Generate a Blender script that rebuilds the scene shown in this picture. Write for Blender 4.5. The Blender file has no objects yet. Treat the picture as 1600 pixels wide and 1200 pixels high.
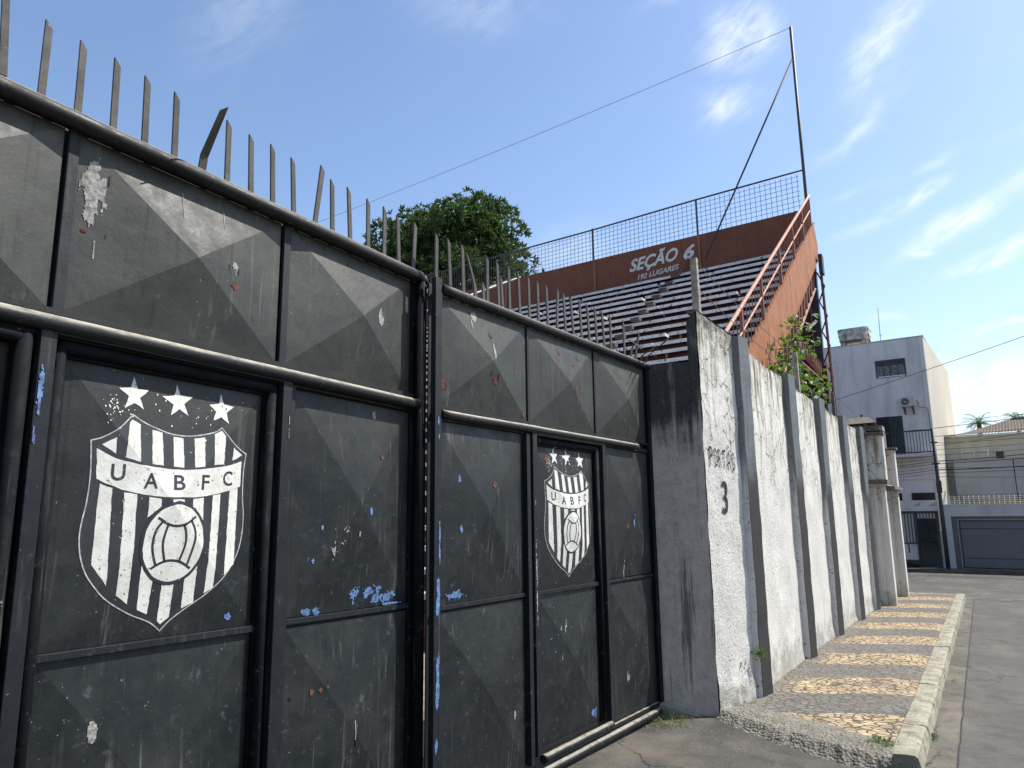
import bpy, bmesh, math, random
from math import radians as R, sin, cos, pi
from mathutils import Vector, Matrix, noise
sc = bpy.context.scene
C = sc.collection

# ------------------------------------------------------------------ camera, sky, sun, exposure
cam_d = bpy.data.cameras.new('camera'); cam = bpy.data.objects.new('camera', cam_d); C.objects.link(cam)
cam.matrix_world = Matrix(((0.84690375, 0.10362497, 0.52155144, 0), (0.53160187, -0.14214513, -0.83498156, 0),
                           (-0.01238894, 0.98440674, -0.17547047, 0), (0, 0, 0, 1)))
cam_d.sensor_width = 36; cam_d.lens = 24.95; cam_d.clip_start = .05; cam_d.clip_end = 2000
sc.camera = cam
SUN = Vector((1.0, .95, 1.72)).normalized()
EL = math.asin(SUN.z); AZ = math.atan2(SUN.x, SUN.y)
sd = bpy.data.lights.new('sun', 'SUN'); sd.energy = 4.5; sd.angle = R(.5); sd.color = (1, .955, .88)
so = bpy.data.objects.new('sun', sd); C.objects.link(so); so.location = (5, 5, 30)
so.rotation_euler = SUN.to_track_quat('Z', 'Y').to_euler()
sc.view_settings.view_transform = 'Standard'; sc.view_settings.look = 'None'
sc.view_settings.exposure = 0.62; sc.view_settings.gamma = 1
try:
    sc.cycles.max_bounces = 6; sc.cycles.transparent_max_bounces = 8
except Exception: pass

G = .0238            # the street falls away from the camera


class NT:
    """small helper to write node trees"""
    def __init__(s, tree):
        s.t = tree; s.l = tree.links
    def n(s, typ, **kw):
        nd = s.t.nodes.new(typ)
        for k, v in kw.items():
            if k.startswith('i_'):
                key = k[2:]; key = int(key) if key.isdigit() else key
                s.put(nd, key, v)
            else: setattr(nd, k, v)
        return nd
    def put(s, nd, key, v):
        if isinstance(v, bpy.types.NodeSocket): s.l.new(v, nd.inputs[key])
        else: nd.inputs[key].default_value = v
    def m(s, op, a, b=None, c=None, clamp=False):
        nd = s.t.nodes.new('ShaderNodeMath'); nd.operation = op; nd.use_clamp = clamp
        s.put(nd, 0, a)
        if b is not None: s.put(nd, 1, b)
        if c is not None: s.put(nd, 2, c)
        return nd.outputs[0]
    def ramp(s, f, a, b, lo=0., hi=1., smooth=True):
        nd = s.t.nodes.new('ShaderNodeMapRange'); nd.interpolation_type = 'SMOOTHSTEP' if smooth else 'LINEAR'
        s.put(nd, 0, f); nd.inputs[1].default_value = a; nd.inputs[2].default_value = b
        nd.inputs[3].default_value = lo; nd.inputs[4].default_value = hi
        return nd.outputs[0]
    def mix(s, f, a, b, blend='MIX'):
        nd = s.t.nodes.new('ShaderNodeMix'); nd.data_type = 'RGBA'; nd.blend_type = blend
        s.put(nd, 0, f)
        for k, v in ((6, a), (7, b)):
            if isinstance(v, bpy.types.NodeSocket): s.l.new(v, nd.inputs[k])
            else: nd.inputs[k].default_value = (v[0], v[1], v[2], 1)
        return nd.outputs[2]
    def noise(s, vec, scale, det=4, rough=.6, dist=0., out=0):
        nd = s.t.nodes.new('ShaderNodeTexNoise'); s.l.new(vec, nd.inputs['Vector'])
        nd.inputs['Scale'].default_value = scale; nd.inputs['Detail'].default_value = det
        nd.inputs['Roughness'].default_value = rough; nd.inputs['Distortion'].default_value = dist
        return nd.outputs[out]
    def scale(s, vec, v, off=(0, 0, 0)):
        nd = s.t.nodes.new('ShaderNodeVectorMath'); nd.operation = 'MULTIPLY_ADD'
        s.l.new(vec, nd.inputs[0]); nd.inputs[1].default_value = v; nd.inputs[2].default_value = off
        return nd.outputs[0]
    def sep(s, v):
        nd = s.t.nodes.new('ShaderNodeSeparateXYZ'); s.l.new(v, nd.inputs[0]); return nd.outputs


# world ---------------------------------------------------------------------------------------
w = bpy.data.worlds.new('World'); sc.world = w; w.use_nodes = True
wt = w.node_tree
for nd in list(wt.nodes): wt.nodes.remove(nd)
q = NT(wt)
sky = q.n('ShaderNodeTexSky', sky_type='NISHITA', sun_disc=False)
sky.sun_elevation = EL; sky.sun_rotation = AZ; sky.altitude = 300; sky.air_density = 1.0; sky.dust_density = 1.2; sky.ozone_density = 3.0
tc = q.n('ShaderNodeTexCoord')
D = tc.outputs['Generated']
x_, y_, z_ = q.sep(D)[:3]
az = q.m('ARCTAN2', x_, y_); el = q.m('ARCSINE', z_)
comb = q.n('ShaderNodeCombineXYZ', i_0=az, i_1=el)
uv = comb.outputs[0]
warp = q.noise(uv, 7, 3, .55, out=1)
wsep = q.sep(warp)
azw = q.m('ADD', az, q.m('MULTIPLY', q.m('SUBTRACT', wsep[0], .5), .10))
elw = q.m('ADD', el, q.m('MULTIPLY', q.m('SUBTRACT', wsep[1], .5), .06))
CLOUD_K = .74
CL = [(-12.1, 34.6, 2.7, 2.8, 0, .62), (-12.9, 30.4, 2.6, 1.9, 0, .5), (-1.4, 31.3, 4.2, 1.9, 48, .55), (-3.9, 27.0, 4.6, .8, 30, .28), (-0.4, 21.1, 3.0, .8, 32, .5),
      (2.0, 19.3, 5.2, .85, 30, .78), (-4.2, 19.5, 2.6, .7, 5, .3), (4.6, 17.0, 4.2, .8, 22, .6), (2.9, 16.0, 2.4, .55, 14, .55), (0.5, 23.4, 2.8, .6, 14, .22),
      (3.0, 8.0, 7, 2.4, 0, .9), (9, 7.5, 8, 3.2, 0, .9), (4.5, 12.2, 4.4, .45, 10, .5), (-3.6, 13.4, 1.6, .5, 4, .4), (-54, 36, 6, 4, 40, .13), (-35, 38, 6, 2.5, 0, .14),
      (-27, 20.6, 4.5, 2.2, 10, .25), (-4.6, 22.6, 2.4, .5, 12, .15), (-1.2, 17.2, 1.1, .5, 10, .5), (6.5, 24.6, 3.2, .6, 20, .12), (-13.5, 38.5, 5, 1.0, 10, .35), (20, 22, 10, 2, 20, .4), (25, 40, 9, 4, 20, .3)]
mask = None
for a0, e0, ra, re, rot, st in CL:
    du = q.m('SUBTRACT', azw, R(a0)); du = q.m('MULTIPLY', du, cos(R(e0))); dv = q.m('SUBTRACT', elw, R(e0))
    c_, s_ = cos(R(rot)), sin(R(rot))
    ra *= CLOUD_K; re *= CLOUD_K * .9; st *= 1.12
    u = q.m('ADD', q.m('MULTIPLY', du, c_ / R(ra)), q.m('MULTIPLY', dv, s_ / R(ra)))
    v = q.m('ADD', q.m('MULTIPLY', du, -s_ / R(re)), q.m('MULTIPLY', dv, c_ / R(re)))
    r2 = q.m('ADD', q.m('MULTIPLY', u, u), q.m('MULTIPLY', v, v))
    g = q.m('MULTIPLY', q.m('EXPONENT', q.m('MULTIPLY', r2, -1.1)), st)
    mask = g if mask is None else q.m('MAXIMUM', mask, g)
rot = q.n('ShaderNodeVectorRotate', rotation_type='Z_AXIS'); q.put(rot, 'Vector', uv); rot.inputs['Angle'].default_value = R(-28)
n1 = q.noise(q.scale(rot.outputs[0], (16, 60, 1)), 1, 6, .62, .4)
n2 = q.noise(uv, 22, 5, .6)
dens = q.m('MULTIPLY', mask, q.ramp(q.m('ADD', q.m('MULTIPLY', n1, .6), q.m('MULTIPLY', n2, .4)), .30, .66, .12, 1.25))
dens = q.m('MINIMUM', dens, .95)
haze = q.m('MULTIPLY', q.m('EXPONENT', q.m('MULTIPLY', q.m('MAXIMUM', el, 0.), -7.0)), .75)
skyc = q.mix(haze, sky.outputs[0], (3.6, 4.15, 4.85))
cl = q.mix(dens, skyc, (5.0, 5.3, 5.5))
bg = q.n('ShaderNodeBackground', i_Color=cl, i_Strength=.148)
out = q.n('ShaderNodeOutputWorld'); wt.links.new(bg.outputs[0], out.inputs[0])


# ------------------------------------------------------------------ mesh helpers
class MB:
    def __init__(s): s.v = []; s.f = []; s.mi = []; s.sm = []
    def add(s, vs, fs, mi=0, sm=False):
        b = len(s.v); s.v += [tuple(p) for p in vs]
        for f in fs: s.f.append([b + i for i in f]); s.mi.append(mi); s.sm.append(sm)
    def hexa(s, p, mi=0):   # 8 corners: bottom ring then top ring
        s.add(p, [(0, 3, 2, 1), (4, 5, 6, 7), (0, 1, 5, 4), (1, 2, 6, 5), (2, 3, 7, 6), (3, 0, 4, 7)], mi)
    def box(s, x0, x1, y0, y1, z0, z1, mi=0, T=None):
        p = [(x0, y0, z0), (x1, y0, z0), (x1, y1, z0), (x0, y1, z0), (x0, y0, z1), (x1, y0, z1), (x1, y1, z1), (x0, y1, z1)]
        if T: p = [T(*a) for a in p]
        s.hexa(p, mi)
    def tube(s, pts, r, n=10, mi=0, cap=True, sm=True, r2=None):
        pts = [Vector(p) for p in pts]; b = len(s.v); prev = None
        for i, p in enumerate(pts):
            d = (pts[min(i + 1, len(pts) - 1)] - pts[max(i - 1, 0)]).normalized()
            a = prev if prev is not None else (Vector((0, 0, 1)) if abs(d.z) < .9 else Vector((1, 0, 0)))
            u = (a - d * a.dot(d)).normalized(); v = d.cross(u); prev = u
            rr = r if r2 is None else r + (r2 - r) * i / (len(pts) - 1)
            for k in range(n):
                t = 2 * pi * k / n; s.v.append(tuple(p + (u * cos(t) + v * sin(t)) * rr))
        for i in range(len(pts) - 1):
            for k in range(n):
                s.f.append([b + i * n + k, b + i * n + (k + 1) % n, b + (i + 1) * n + (k + 1) % n, b + (i + 1) * n + k]); s.mi.append(mi); s.sm.append(sm)
        if cap:
            s.f.append([b + k for k in range(n)][::-1]); s.mi.append(mi); s.sm.append(False)
            e = b + (len(pts) - 1) * n; s.f.append([e + k for k in range(n)]); s.mi.append(mi); s.sm.append(False)
    def bar(s, a, b, w=.03, h=None, mi=0):
        s.tube([a, b], w * .707, 4, mi, sm=False)
    def prism(s, poly, z0, z1, mi=0):     # poly: list of (x,y); z0/z1 value or function
        n = len(poly); f0 = z0 if callable(z0) else (lambda x, y: z0); f1 = z1 if callable(z1) else (lambda x, y: z1)
        vs = [(x, y, f0(x, y)) for x, y in poly] + [(x, y, f1(x, y)) for x, y in poly]
        fs = [list(range(n))[::-1], [n + i for i in range(n)]] + [(i, (i + 1) % n, n + (i + 1) % n, n + i) for i in range(n)]
        s.add(vs, fs, mi)
    def obj(s, name, mats, parent=None, bevel=0):
        me = bpy.data.meshes.new(name); me.from_pydata(s.v, [], s.f); me.update()
        mats = mats if isinstance(mats, (list, tuple)) else [mats]
        for m_ in mats: me.materials.append(m_)
        me.polygons.foreach_set('material_index', s.mi); me.polygons.foreach_set('use_smooth', s.sm)
        bm = bmesh.new(); bm.from_mesh(me)
        if len(bm.faces) < 20000: bmesh.ops.recalc_face_normals(bm, faces=bm.faces)
        bm.to_mesh(me); bm.free()
        o = bpy.data.objects.new(name, me); C.objects.link(o)
        if parent: par(o, parent)
        if bevel:
            b = o.modifiers.new('bevel', 'BEVEL'); b.width = bevel; b.segments = 2; b.limit_method = 'ANGLE'; b.angle_limit = R(40)
        return o


def par(o, p):
    o.parent = p
    l = Vector(p.location)
    q_ = p.parent
    while q_ is not None: l = l + Vector(q_.location); q_ = q_.parent
    if p.type == 'EMPTY': o.matrix_parent_inverse = Matrix.Translation(-Vector(p.location))


def tag(o, label=None, cat=None, group=None, kind=None):
    if label: o['label'] = label
    if cat: o['category'] = cat
    if group: o['group'] = group
    if kind: o['kind'] = kind
    return o


def thing(name, loc, label, cat, group=None):
    o = bpy.data.objects.new(name, None); C.objects.link(o); o.location = loc; o.empty_display_size = .2
    return tag(o, label, cat, group)


# ------------------------------------------------------------------ materials
def mat(name, fn):
    m_ = bpy.data.materials.new(name); m_.use_nodes = True; t = m_.node_tree
    for nd in list(t.nodes): t.nodes.remove(nd)
    s = NT(t); o = s.n('ShaderNodeOutputMaterial'); b = s.n('ShaderNodeBsdfPrincipled'); t.links.new(b.outputs[0], o.inputs[0])
    g = s.n('ShaderNodeNewGeometry'); fn(s, b, g.outputs['Position'], g)
    return m_


def bump(s, b, h, strength=.3, dist=.01, prev=None):
    bp = s.n('ShaderNodeBump'); bp.inputs['Strength'].default_value = strength; bp.inputs['Distance'].default_value = dist
    s.put(bp, 'Height', h)
    if prev is not None: s.l.new(prev, bp.inputs['Normal'])
    s.l.new(bp.outputs[0], b.inputs['Normal']); return bp.outputs[0]


def simple(name, col, rough=.6, metal=0., var=.25, vs=6, bs=0., bsc=40, spec=.5):
    def f(s, b, P, g):
        n = s.noise(P, vs, 5); c = s.mix(s.ramp(n, .3, .7), [x * (1 - var) for x in col], [min(1, x * (1 + var)) for x in col])
        s.l.new(c, b.inputs['Base Color']); b.inputs['Roughness'].default_value = rough; b.inputs['Metallic'].default_value = metal
        b.inputs['Specular IOR Level'].default_value = spec
        if bs: bump(s, b, s.noise(P, bsc, 3), bs, .01)
    return mat(name, f)


def gate_paint(name, spec=.28, dcol=(.30, .28, .22), dr=(.62, .97), dark=(.0058, .0092, .0110), pale_tone=(.072, .073, .061), rough=.42, amt=1., dirt_or_highlight=False):
    def f(s, b, P, g):
        z = s.sep(P)[2]
        hgt = s.ramp(z, .1, 1.3, .0, .85, False)  # paler tone towards the top of the gate
        n1 = s.noise(P, 2.3, 6, .62); n2 = s.noise(P, 9, 6, .65); n3 = s.noise(P, 55, 4, .7)
        fac = s.m('MULTIPLY', s.m('ADD', s.ramp(n1, .32, .72, .05, .75), s.m('MULTIPLY', s.ramp(n2, .4, .75), .45)), amt)
        fac = s.m('ADD', s.m('MULTIPLY', fac, .22), s.m('MULTIPLY', hgt, s.ramp(n1, .2, .8, .55, 1.0)))
        fac = s.m('MULTIPLY', fac, s.ramp(n3, .2, .6, .72, 1.))
        c = s.mix(s.m('MINIMUM', fac, 1.), dark, pale_tone)
        # rain streaks
        sv = s.scale(P, (38, 38, 1.6)); st = s.noise(sv, 1, 4, .6); mk = s.noise(P, 1.7, 3)
        stf = s.m('MULTIPLY', s.ramp(st, .56, .74), s.ramp(mk, .42, .64, 0, .6))
        c = s.mix(stf, c, (.13, .13, .12))
        st2 = s.noise(s.scale(P, (30, 30, 1.2), (5, 3, 1)), 1, 3, .6)
        c = s.mix(s.m('MULTIPLY', s.ramp(st2, .58, .75), .5), c, [x * .55 for x in dark])
        # scuffs, bluish chalking low down
        sc1 = s.noise(P, 16, 7, .74); low = s.ramp(z, .5, -.5)
        c = s.mix(s.m('MULTIPLY', s.m('MULTIPLY', s.ramp(sc1, .57, .72), low), .6), c, (.085, .10, .11))
        ch = s.noise(P, 42, 5, .7); rg = s.noise(P, 3.1, 3)
        c = s.mix(s.m('MULTIPLY', s.ramp(ch, .675, .70), s.ramp(rg, .42, .56, .0, .9)), c, (.25, .27, .27))
        ch2 = s.noise(s.scale(P, (1, 1, 1), (9, 9, 9)), 70, 3, .6)
        c = s.mix(s.m('MULTIPLY', s.ramp(ch2, .70, .72), .8), c, (.02, .014, .012))
        if dirt_or_highlight:  # dust on upward faces, with the rails' highlight put into its colour
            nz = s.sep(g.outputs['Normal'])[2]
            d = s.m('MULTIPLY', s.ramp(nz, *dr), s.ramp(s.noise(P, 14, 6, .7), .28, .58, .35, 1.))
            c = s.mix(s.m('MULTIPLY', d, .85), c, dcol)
        s.l.new(c, b.inputs['Base Color'])
        s.l.new(s.ramp(n2, .3, .7, rough, rough + .22), b.inputs['Roughness'])
        b.inputs['Specular IOR Level'].default_value = spec
        n_ = bump(s, b, s.noise(P, 3.2, 3, .5), .30, .035)
        n_ = bump(s, b, s.noise(P, 60, 4, .6), .16, .006, n_)
        bump(s, b, sc1, .10, .01, n_)
    return mat(name, f)


M_gate = gate_paint('gate_paint')
M_pipe = gate_paint('gate_pipe_paint', dcol=(.36, .33, .26), dr=(.45, .93), dark=(.004, .005, .006), pale_tone=(.014, .014, .013), rough=.42, dirt_or_highlight=True)
M_mid = gate_paint('gate_worn_highlight_rail_paint', dcol=(.46, .42, .32), dr=(.25, .80), dark=(.007, .009, .010), pale_tone=(.022, .022, .02), rough=.42, dirt_or_highlight=True)  # worn rail, its cream top highlight painted in
M_frame = gate_paint('gate_frame_paint', dark=(.006, .0085, .012), pale_tone=(.022, .025, .027), rough=.5, amt=.7)
M_tubef = gate_paint('gate_tube_paint', dark=(.0025, .0035, .0055), pale_tone=(.007, .008, .010), rough=.66, amt=.7, spec=.15)
M_spike = gate_paint('gate_spike_paint', dark=(.028, .027, .026), pale_tone=(.085, .08, .07), rough=.6)
M_black = simple('black_steel', (.006, .006, .008), .6)
M_blue = simple('old_blue_paint', (.085, .155, .31), .6, var=.5, vs=40, bs=.3)
M_rust = simple('orange_rust', (.12, .034, .018), .9, var=.6, vs=60, bs=.5, bsc=90)
M_bare = simple('bare_primer', (.24, .235, .21), .8, var=.45, vs=45, bs=.4, bsc=80)


def emblem_white(s, b, P, g):
    c = s.mix(s.ramp(s.noise(P, 12, 6, .7), .3, .7), (.50, .49, .43), (.66, .65, .60))
    st = s.noise(s.scale(P, (30, 30, 4)), 1, 4); c = s.mix(s.m('MULTIPLY', s.ramp(st, .55, .75), .35), c, (.36, .36, .33))
    ch = s.noise(P, 60, 4, .65); c = s.mix(s.ramp(ch, .635, .66), c, (.06, .06, .06)); c = s.mix(s.m('MULTIPLY', s.ramp(s.noise(P, 24, 6, .75), .60, .68), .55), c, (.16, .16, .15))
    s.l.new(c, b.inputs['Base Color']); b.inputs['Roughness'].default_value = .6
    bump(s, b, s.noise(P, 40, 5, .7), .35, .006)
M_ewhite = mat('crest_white_paint', emblem_white)
M_egrey = simple('crest_thin_outline', (.36, .36, .35), .7, var=.4, vs=40)
def emblem_black(s, b, P, g):
    c = s.mix(s.ramp(s.noise(P, 10, 5), .3, .7), (.010, .012, .014), (.022, .025, .028))
    ch = s.noise(P, 60, 3, .6); c = s.mix(s.ramp(ch, .70, .715), c, (.5, .5, .48))
    s.l.new(c, b.inputs['Base Color']); b.inputs['Roughness'].default_value = .5
M_eblack = mat('crest_black_paint', emblem_black)


def stucco(name, base=(.68, .66, .60), top0=.46, rough_amt=1., black=.75, smooth_top=True, brown=.0):
    """limewashed roughcast, mould creeping down from the coping"""
    def f(s, b, P, g):
        sp = s.sep(P); zz = s.m('ADD', sp[2], s.m('MULTIPLY', sp[1], G))
        n1 = s.noise(P, 2.2, 6, .65); n2 = s.noise(P, 7, 6, .7)
        c = s.mix(s.ramp(n1, .3, .7), base, [x * .84 for x in base])
        streak = s.noise(s.scale(P, (11, 11, 1.1)), 1, 6, .68)
        hi = s.ramp(zz, .1, 1.8, .0, 1., False)
        mo = s.m('ADD', s.m('MULTIPLY', hi, .62), s.m('MULTIPLY', s.m('SUBTRACT', streak, .5), 2.4))
        mo = s.m('ADD', mo, s.m('MULTIPLY', s.m('SUBTRACT', n2, .5), .7))
        c = s.mix(s.m('MULTIPLY', s.ramp(mo, top0 - .2, top0 + .35), .85), c, (.29, .275, .19))
        c = s.mix(s.m('MULTIPLY', s.ramp(mo, top0 + .02, top0 + .50), black), c, (.060, .064, .056))
        edge = s.m('ADD', s.ramp(zz, 1.55, 1.92), s.m('MULTIPLY', s.m('SUBTRACT', n2, .55), 1.6))
        c = s.mix(s.m('MULTIPLY', s.ramp(edge, .35, 1.1), .8), c, (.05, .052, .045))
        # cracks
        vo = s.n('ShaderNodeTexVoronoi', feature='DISTANCE_TO_EDGE'); wv = s.n('ShaderNodeVectorMath', operation='ADD')
        s.l.new(P, wv.inputs[0]); s.l.new(s.scale(s.noise(P, 5, 4, .6, out=1), (.35, .35, .35)), wv.inputs[1]); s.l.new(wv.outputs[0], vo.inputs['Vector']); vo.inputs['Scale'].default_value = 3.0
        ck = s.m('MULTIPLY', s.ramp(vo.outputs[0], .030, .0), s.ramp(zz, .1, .7, 0, .9))
        c = s.mix(s.m('MULTIPLY', ck, s.ramp(n1, .40, .50)), c, (.05, .045, .038))
        # foot splash
        ft = s.m('ADD', s.ramp(zz, -.85, -1.5), s.m('MULTIPLY', s.m('SUBTRACT', n2, .5), 1.8))
        c = s.mix(s.m('MULTIPLY', s.ramp(ft, .55, 1.2), .62), c, (.19, .165, .125))
        # roughcast pits, with the shade inside them put into the colour
        r1 = s.noise(P, 52, 4, .8); r2 = s.noise(P, 24, 4, .6)
        rough_z = s.ramp(zz, 1.3, .45, .25 if smooth_top else 1., 1.)
        pit_shade = s.m('MULTIPLY', s.ramp(r1, .53, .68), s.m('MULTIPLY', rough_z, .85 * rough_amt))
        c = s.mix(pit_shade, c, (.095, .095, .088))
        if brown: c = s.mix(s.m('MULTIPLY', s.ramp(streak, .45, .7), brown), c, (.33, .22, .14))
        s.l.new(c, b.inputs['Base Color']); b.inputs['Roughness'].default_value = .92; b.inputs['Specular IOR Level'].default_value = .2
        n_ = bump(s, b, s.m('MULTIPLY', s.m('SUBTRACT', 1., s.ramp(r1, .35, .75)), rough_z), .55 * rough_amt, .011)
        n_ = bump(s, b, r2, .35, .02, n_)
        bump(s, b, vo.outputs[0], .0, .01, n_)
    return mat(name, f)


M_wall = stucco('limewashed_roughcast')
M_wallA = stucco('limewashed_roughcast_end', base=(.70, .68, .62), top0=.50, rough_amt=1.1, black=.6)
M_portal = stucco('ribbed_render', base=(.60, .58, .52), top0=.6, rough_amt=.2, black=.45, brown=.35)


def pillar_f(s, b, P, g):
    sp = s.sep(P); z = sp[2]
    n1 = s.noise(P, 3, 6, .65); n2 = s.noise(P, 10, 6, .7); st = s.noise(s.scale(P, (9, 9, .9)), 1, 6, .65)
    c = s.mix(s.ramp(n2, .3, .7), (.52, .445, .38), (.40, .34, .29))
    m1 = s.m('ADD', s.ramp(z, -.1, 1.5), s.m('ADD', s.m('MULTIPLY', s.m('SUBTRACT', st, .5), 1.9), s.m('MULTIPLY', s.m('SUBTRACT', n1, .5), .9)))
    c = s.mix(s.m('MULTIPLY', s.ramp(m1, .2, .85), .95), c, (.030, .031, .031))
    m2 = s.m('MULTIPLY', s.ramp(s.noise(s.scale(P, (16, 16, .6), (3, 3, 3)), 1, 4), .56, .66), .7); c = s.mix(m2, c, (.035, .036, .036))
    r1 = s.noise(P, 60, 3, .7); c = s.mix(s.m('MULTIPLY', s.ramp(r1, .55, .72), .5), c, (.05, .05, .048))
    r3 = s.noise(P, 75, 2, .6); c = s.mix(s.m('MULTIPLY', s.ramp(r3, .62, .72), .22), c, (.5, .5, .47))
    s.l.new(c, b.inputs['Base Color']); b.inputs['Roughness'].default_value = .95; b.inputs['Specular IOR Level'].default_value = .15
    n_ = bump(s, b, r1, .6, .012); bump(s, b, n2, .4, .02, n_)
M_pillar = mat('mouldy_render', pillar_f)


def pilfront_f(s, b, P, g):
    sp = s.sep(P); zz = s.m('ADD', sp[2], s.m('MULTIPLY', sp[1], G))
    n1 = s.noise(P, 4, 5, .65); n2 = s.noise(P, 26, 5, .7)
    hi = s.ramp(s.m('ADD', zz, s.m('MULTIPLY', s.m('SUBTRACT', n1, .5), .7)), .35, .80)
    c = s.mix(hi, (.010, .010, .010), (.095, .112, .12))
    c = s.mix(s.m('MULTIPLY', s.ramp(n2, .6, .7), s.m('MULTIPLY', hi, .5)), c, (.34, .34, .32))
    c = s.mix(s.m('MULTIPLY', s.ramp(s.noise(s.scale(P, (14, 14, 2)), 1, 5), .5, .7), .4), c, (.035, .037, .037))
    c = s.mix(s.ramp(n2, .70, .72), c, (.30, .29, .27))
    s.l.new(c, b.inputs['Base Color']); b.inputs['Roughness'].default_value = .75
    bump(s, b, s.noise(P, 45, 4, .7), .5, .01)
M_pilfront = mat('pilaster_black_paint', pilfront_f)


def pilside_f(s, b, P, g):
    sp = s.sep(P); zz = s.m('ADD', sp[2], s.m('MULTIPLY', sp[1], G))
    n1 = s.noise(P, 6, 6, .7); st = s.noise(s.scale(P, (14, 14, 1.5)), 1, 5, .65)
    c = s.mix(s.ramp(n1, .3, .7), (.60, .575, .55), (.46, .44, .41))
    m1 = s.m('ADD', s.ramp(zz, -.4, 1.1), s.m('MULTIPLY', s.m('SUBTRACT', st, .5), 1.5)); c = s.mix(s.m('MULTIPLY', s.ramp(m1, .35, .9), .85), c, (.09, .088, .08))
    c = s.mix(s.m('MULTIPLY', s.ramp(s.noise(P, 22, 4), .62, .66), .8), c, (.07, .065, .06))
    s.l.new(c, b.inputs['Base Color']); b.inputs['Roughness'].default_value = .9
    bump(s, b, s.noise(P, 50, 4, .7), .4, .01)
M_pilside = mat('pilaster_side_render', pilside_f)


def asphalt_f(dark, light, brown=0.):
    def f(s, b, P, g):
        n1 = s.noise(P, .7, 6, .65); n2 = s.noise(P, 5, 6, .7); n3 = s.noise(P, 130, 2, .7)
        c = s.mix(s.ramp(n1, .3, .7), dark, light); c = s.mix(s.m('MULTIPLY', s.ramp(n2, .42, .68), .5), c, [x * .5 for x in dark]); c = s.mix(s.m('MULTIPLY', s.ramp(s.noise(s.scale(P, (2.2, .5, 1)), 1, 6, .6), .5, .7), .45), c, [x * 1.5 for x in light])
        c = s.mix(s.m('MULTIPLY', s.ramp(n3, .58, .72), .6), c, (.30, .285, .25)); c = s.mix(s.m('MULTIPLY', s.ramp(n3, .42, .32), .5), c, (.03, .03, .03))
        if brown: c = s.mix(s.m('MULTIPLY', s.ramp(s.noise(P, 2.1, 5), .45, .7), brown), c, (.20, .165, .12))
        vo = s.n('ShaderNodeTexVoronoi', feature='DISTANCE_TO_EDGE'); wv = s.n('ShaderNodeVectorMath', operation='ADD')
        s.l.new(P, wv.inputs[0]); s.l.new(s.scale(s.noise(P, 1.4, 5, .65, out=1), (1.2, 1.2, 1.2)), wv.inputs[1]); s.l.new(wv.outputs[0], vo.inputs['Vector']); vo.inputs['Scale'].default_value = .42
        ck = s.m('MULTIPLY', s.ramp(vo.outputs[0], .010, .0), s.ramp(n1, .42, .52)); c = s.mix(s.m('MULTIPLY', ck, .9), c, (.02, .02, .018))
        s.l.new(c, b.inputs['Base Color']); b.inputs['Roughness'].default_value = .9; b.inputs['Specular IOR Level'].default_value = .3
        n_ = bump(s, b, n3, .55, .006); bump(s, b, n2, .3, .02, n_)
    return f
M_asph = mat('asphalt', asphalt_f((.080, .0735, .063), (.108, .100, .086)))
M_apron = mat('old_asphalt', asphalt_f((.050, .046, .040), (.078, .072, .062), .35))
M_dirt = simple('dry_ground', (.23, .19, .14), .95, var=.4, vs=3, bs=.4)
M_gutter = mat('gutter_concrete', asphalt_f((.085, .077, .062), (.135, .122, .098), .6))


def paving_f(s, b, P, g):
    sp = s.sep(P); X, Y = sp[0], sp[1]
    wv = s.m('MULTIPLY', s.m('SINE', s.m('MULTIPLY', s.m('ADD', X, 1.15), pi / 1.0)), .21)
    jn = s.m('MULTIPLY', s.m('SUBTRACT', s.noise(P, 9, 2), .5), .08)
    ph = s.m('ADD', s.m('SUBTRACT', s.m('SUBTRACT', Y, wv), 8.05), jn)
    band = s.m('COSINE', s.m('MULTIPLY', ph, 2 * pi / 1.68))
    isy = s.ramp(band, -.03, .03)
    v2 = s.n('ShaderNodeCombineXYZ', i_0=s.m('MULTIPLY', X, 1.0), i_1=s.m('MULTIPLY', Y, 1.25))
    vo = s.n('ShaderNodeTexVoronoi', feature='DISTANCE_TO_EDGE'); s.l.new(v2.outputs[0], vo.inputs['Vector']); vo.inputs['Scale'].default_value = 12.5; vo.inputs['Randomness'].default_value = .85
    vc = s.n('ShaderNodeTexVoronoi'); s.l.new(v2.outputs[0], vc.inputs['Vector']); vc.inputs['Scale'].default_value = 12.5; vc.inputs['Randomness'].default_value = .85
    cell = s.sep(vc.outputs['Color'])[0]
    n1 = s.noise(P, 3, 6, .7); n2 = s.noise(P, 60, 3, .7)
    yc = s.mix(cell, (.38, .265, .13), (.55, .41, .235)); gc = s.mix(cell, (.105, .098, .086), (.165, .155, .135))
    c = s.mix(isy, gc, yc)
    c = s.mix(s.m('MULTIPLY', s.ramp(n1, .40, .70), .7), c, (.16, .14, .11))
    c = s.mix(s.m('MULTIPLY', s.ramp(n2, .5, .7), .15), c, (.14, .12, .10))
    wall = s.m('ADD', s.ramp(X, -1.25, -1.75), s.m('MULTIPLY', s.m('SUBTRACT', n1, .5), 1.4)); c = s.mix(s.m('MULTIPLY', s.ramp(wall, .4, 1.), .8), c, (.17, .155, .125))
    jt = s.ramp(vo.outputs[0], .12, .03)
    c = s.mix(s.m('MULTIPLY', jt, s.ramp(isy, 0., 1., .7, .95)), c, (.055, .042, .03))
    s.l.new(c, b.inputs['Base Color']); b.inputs['Roughness'].default_value = .85
    n_ = bump(s, b, s.ramp(vo.outputs[0], 0., .12), .6, .012); bump(s, b, n2, .3, .006, n_)
M_pave = mat('portuguese_paving', paving_f)
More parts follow.
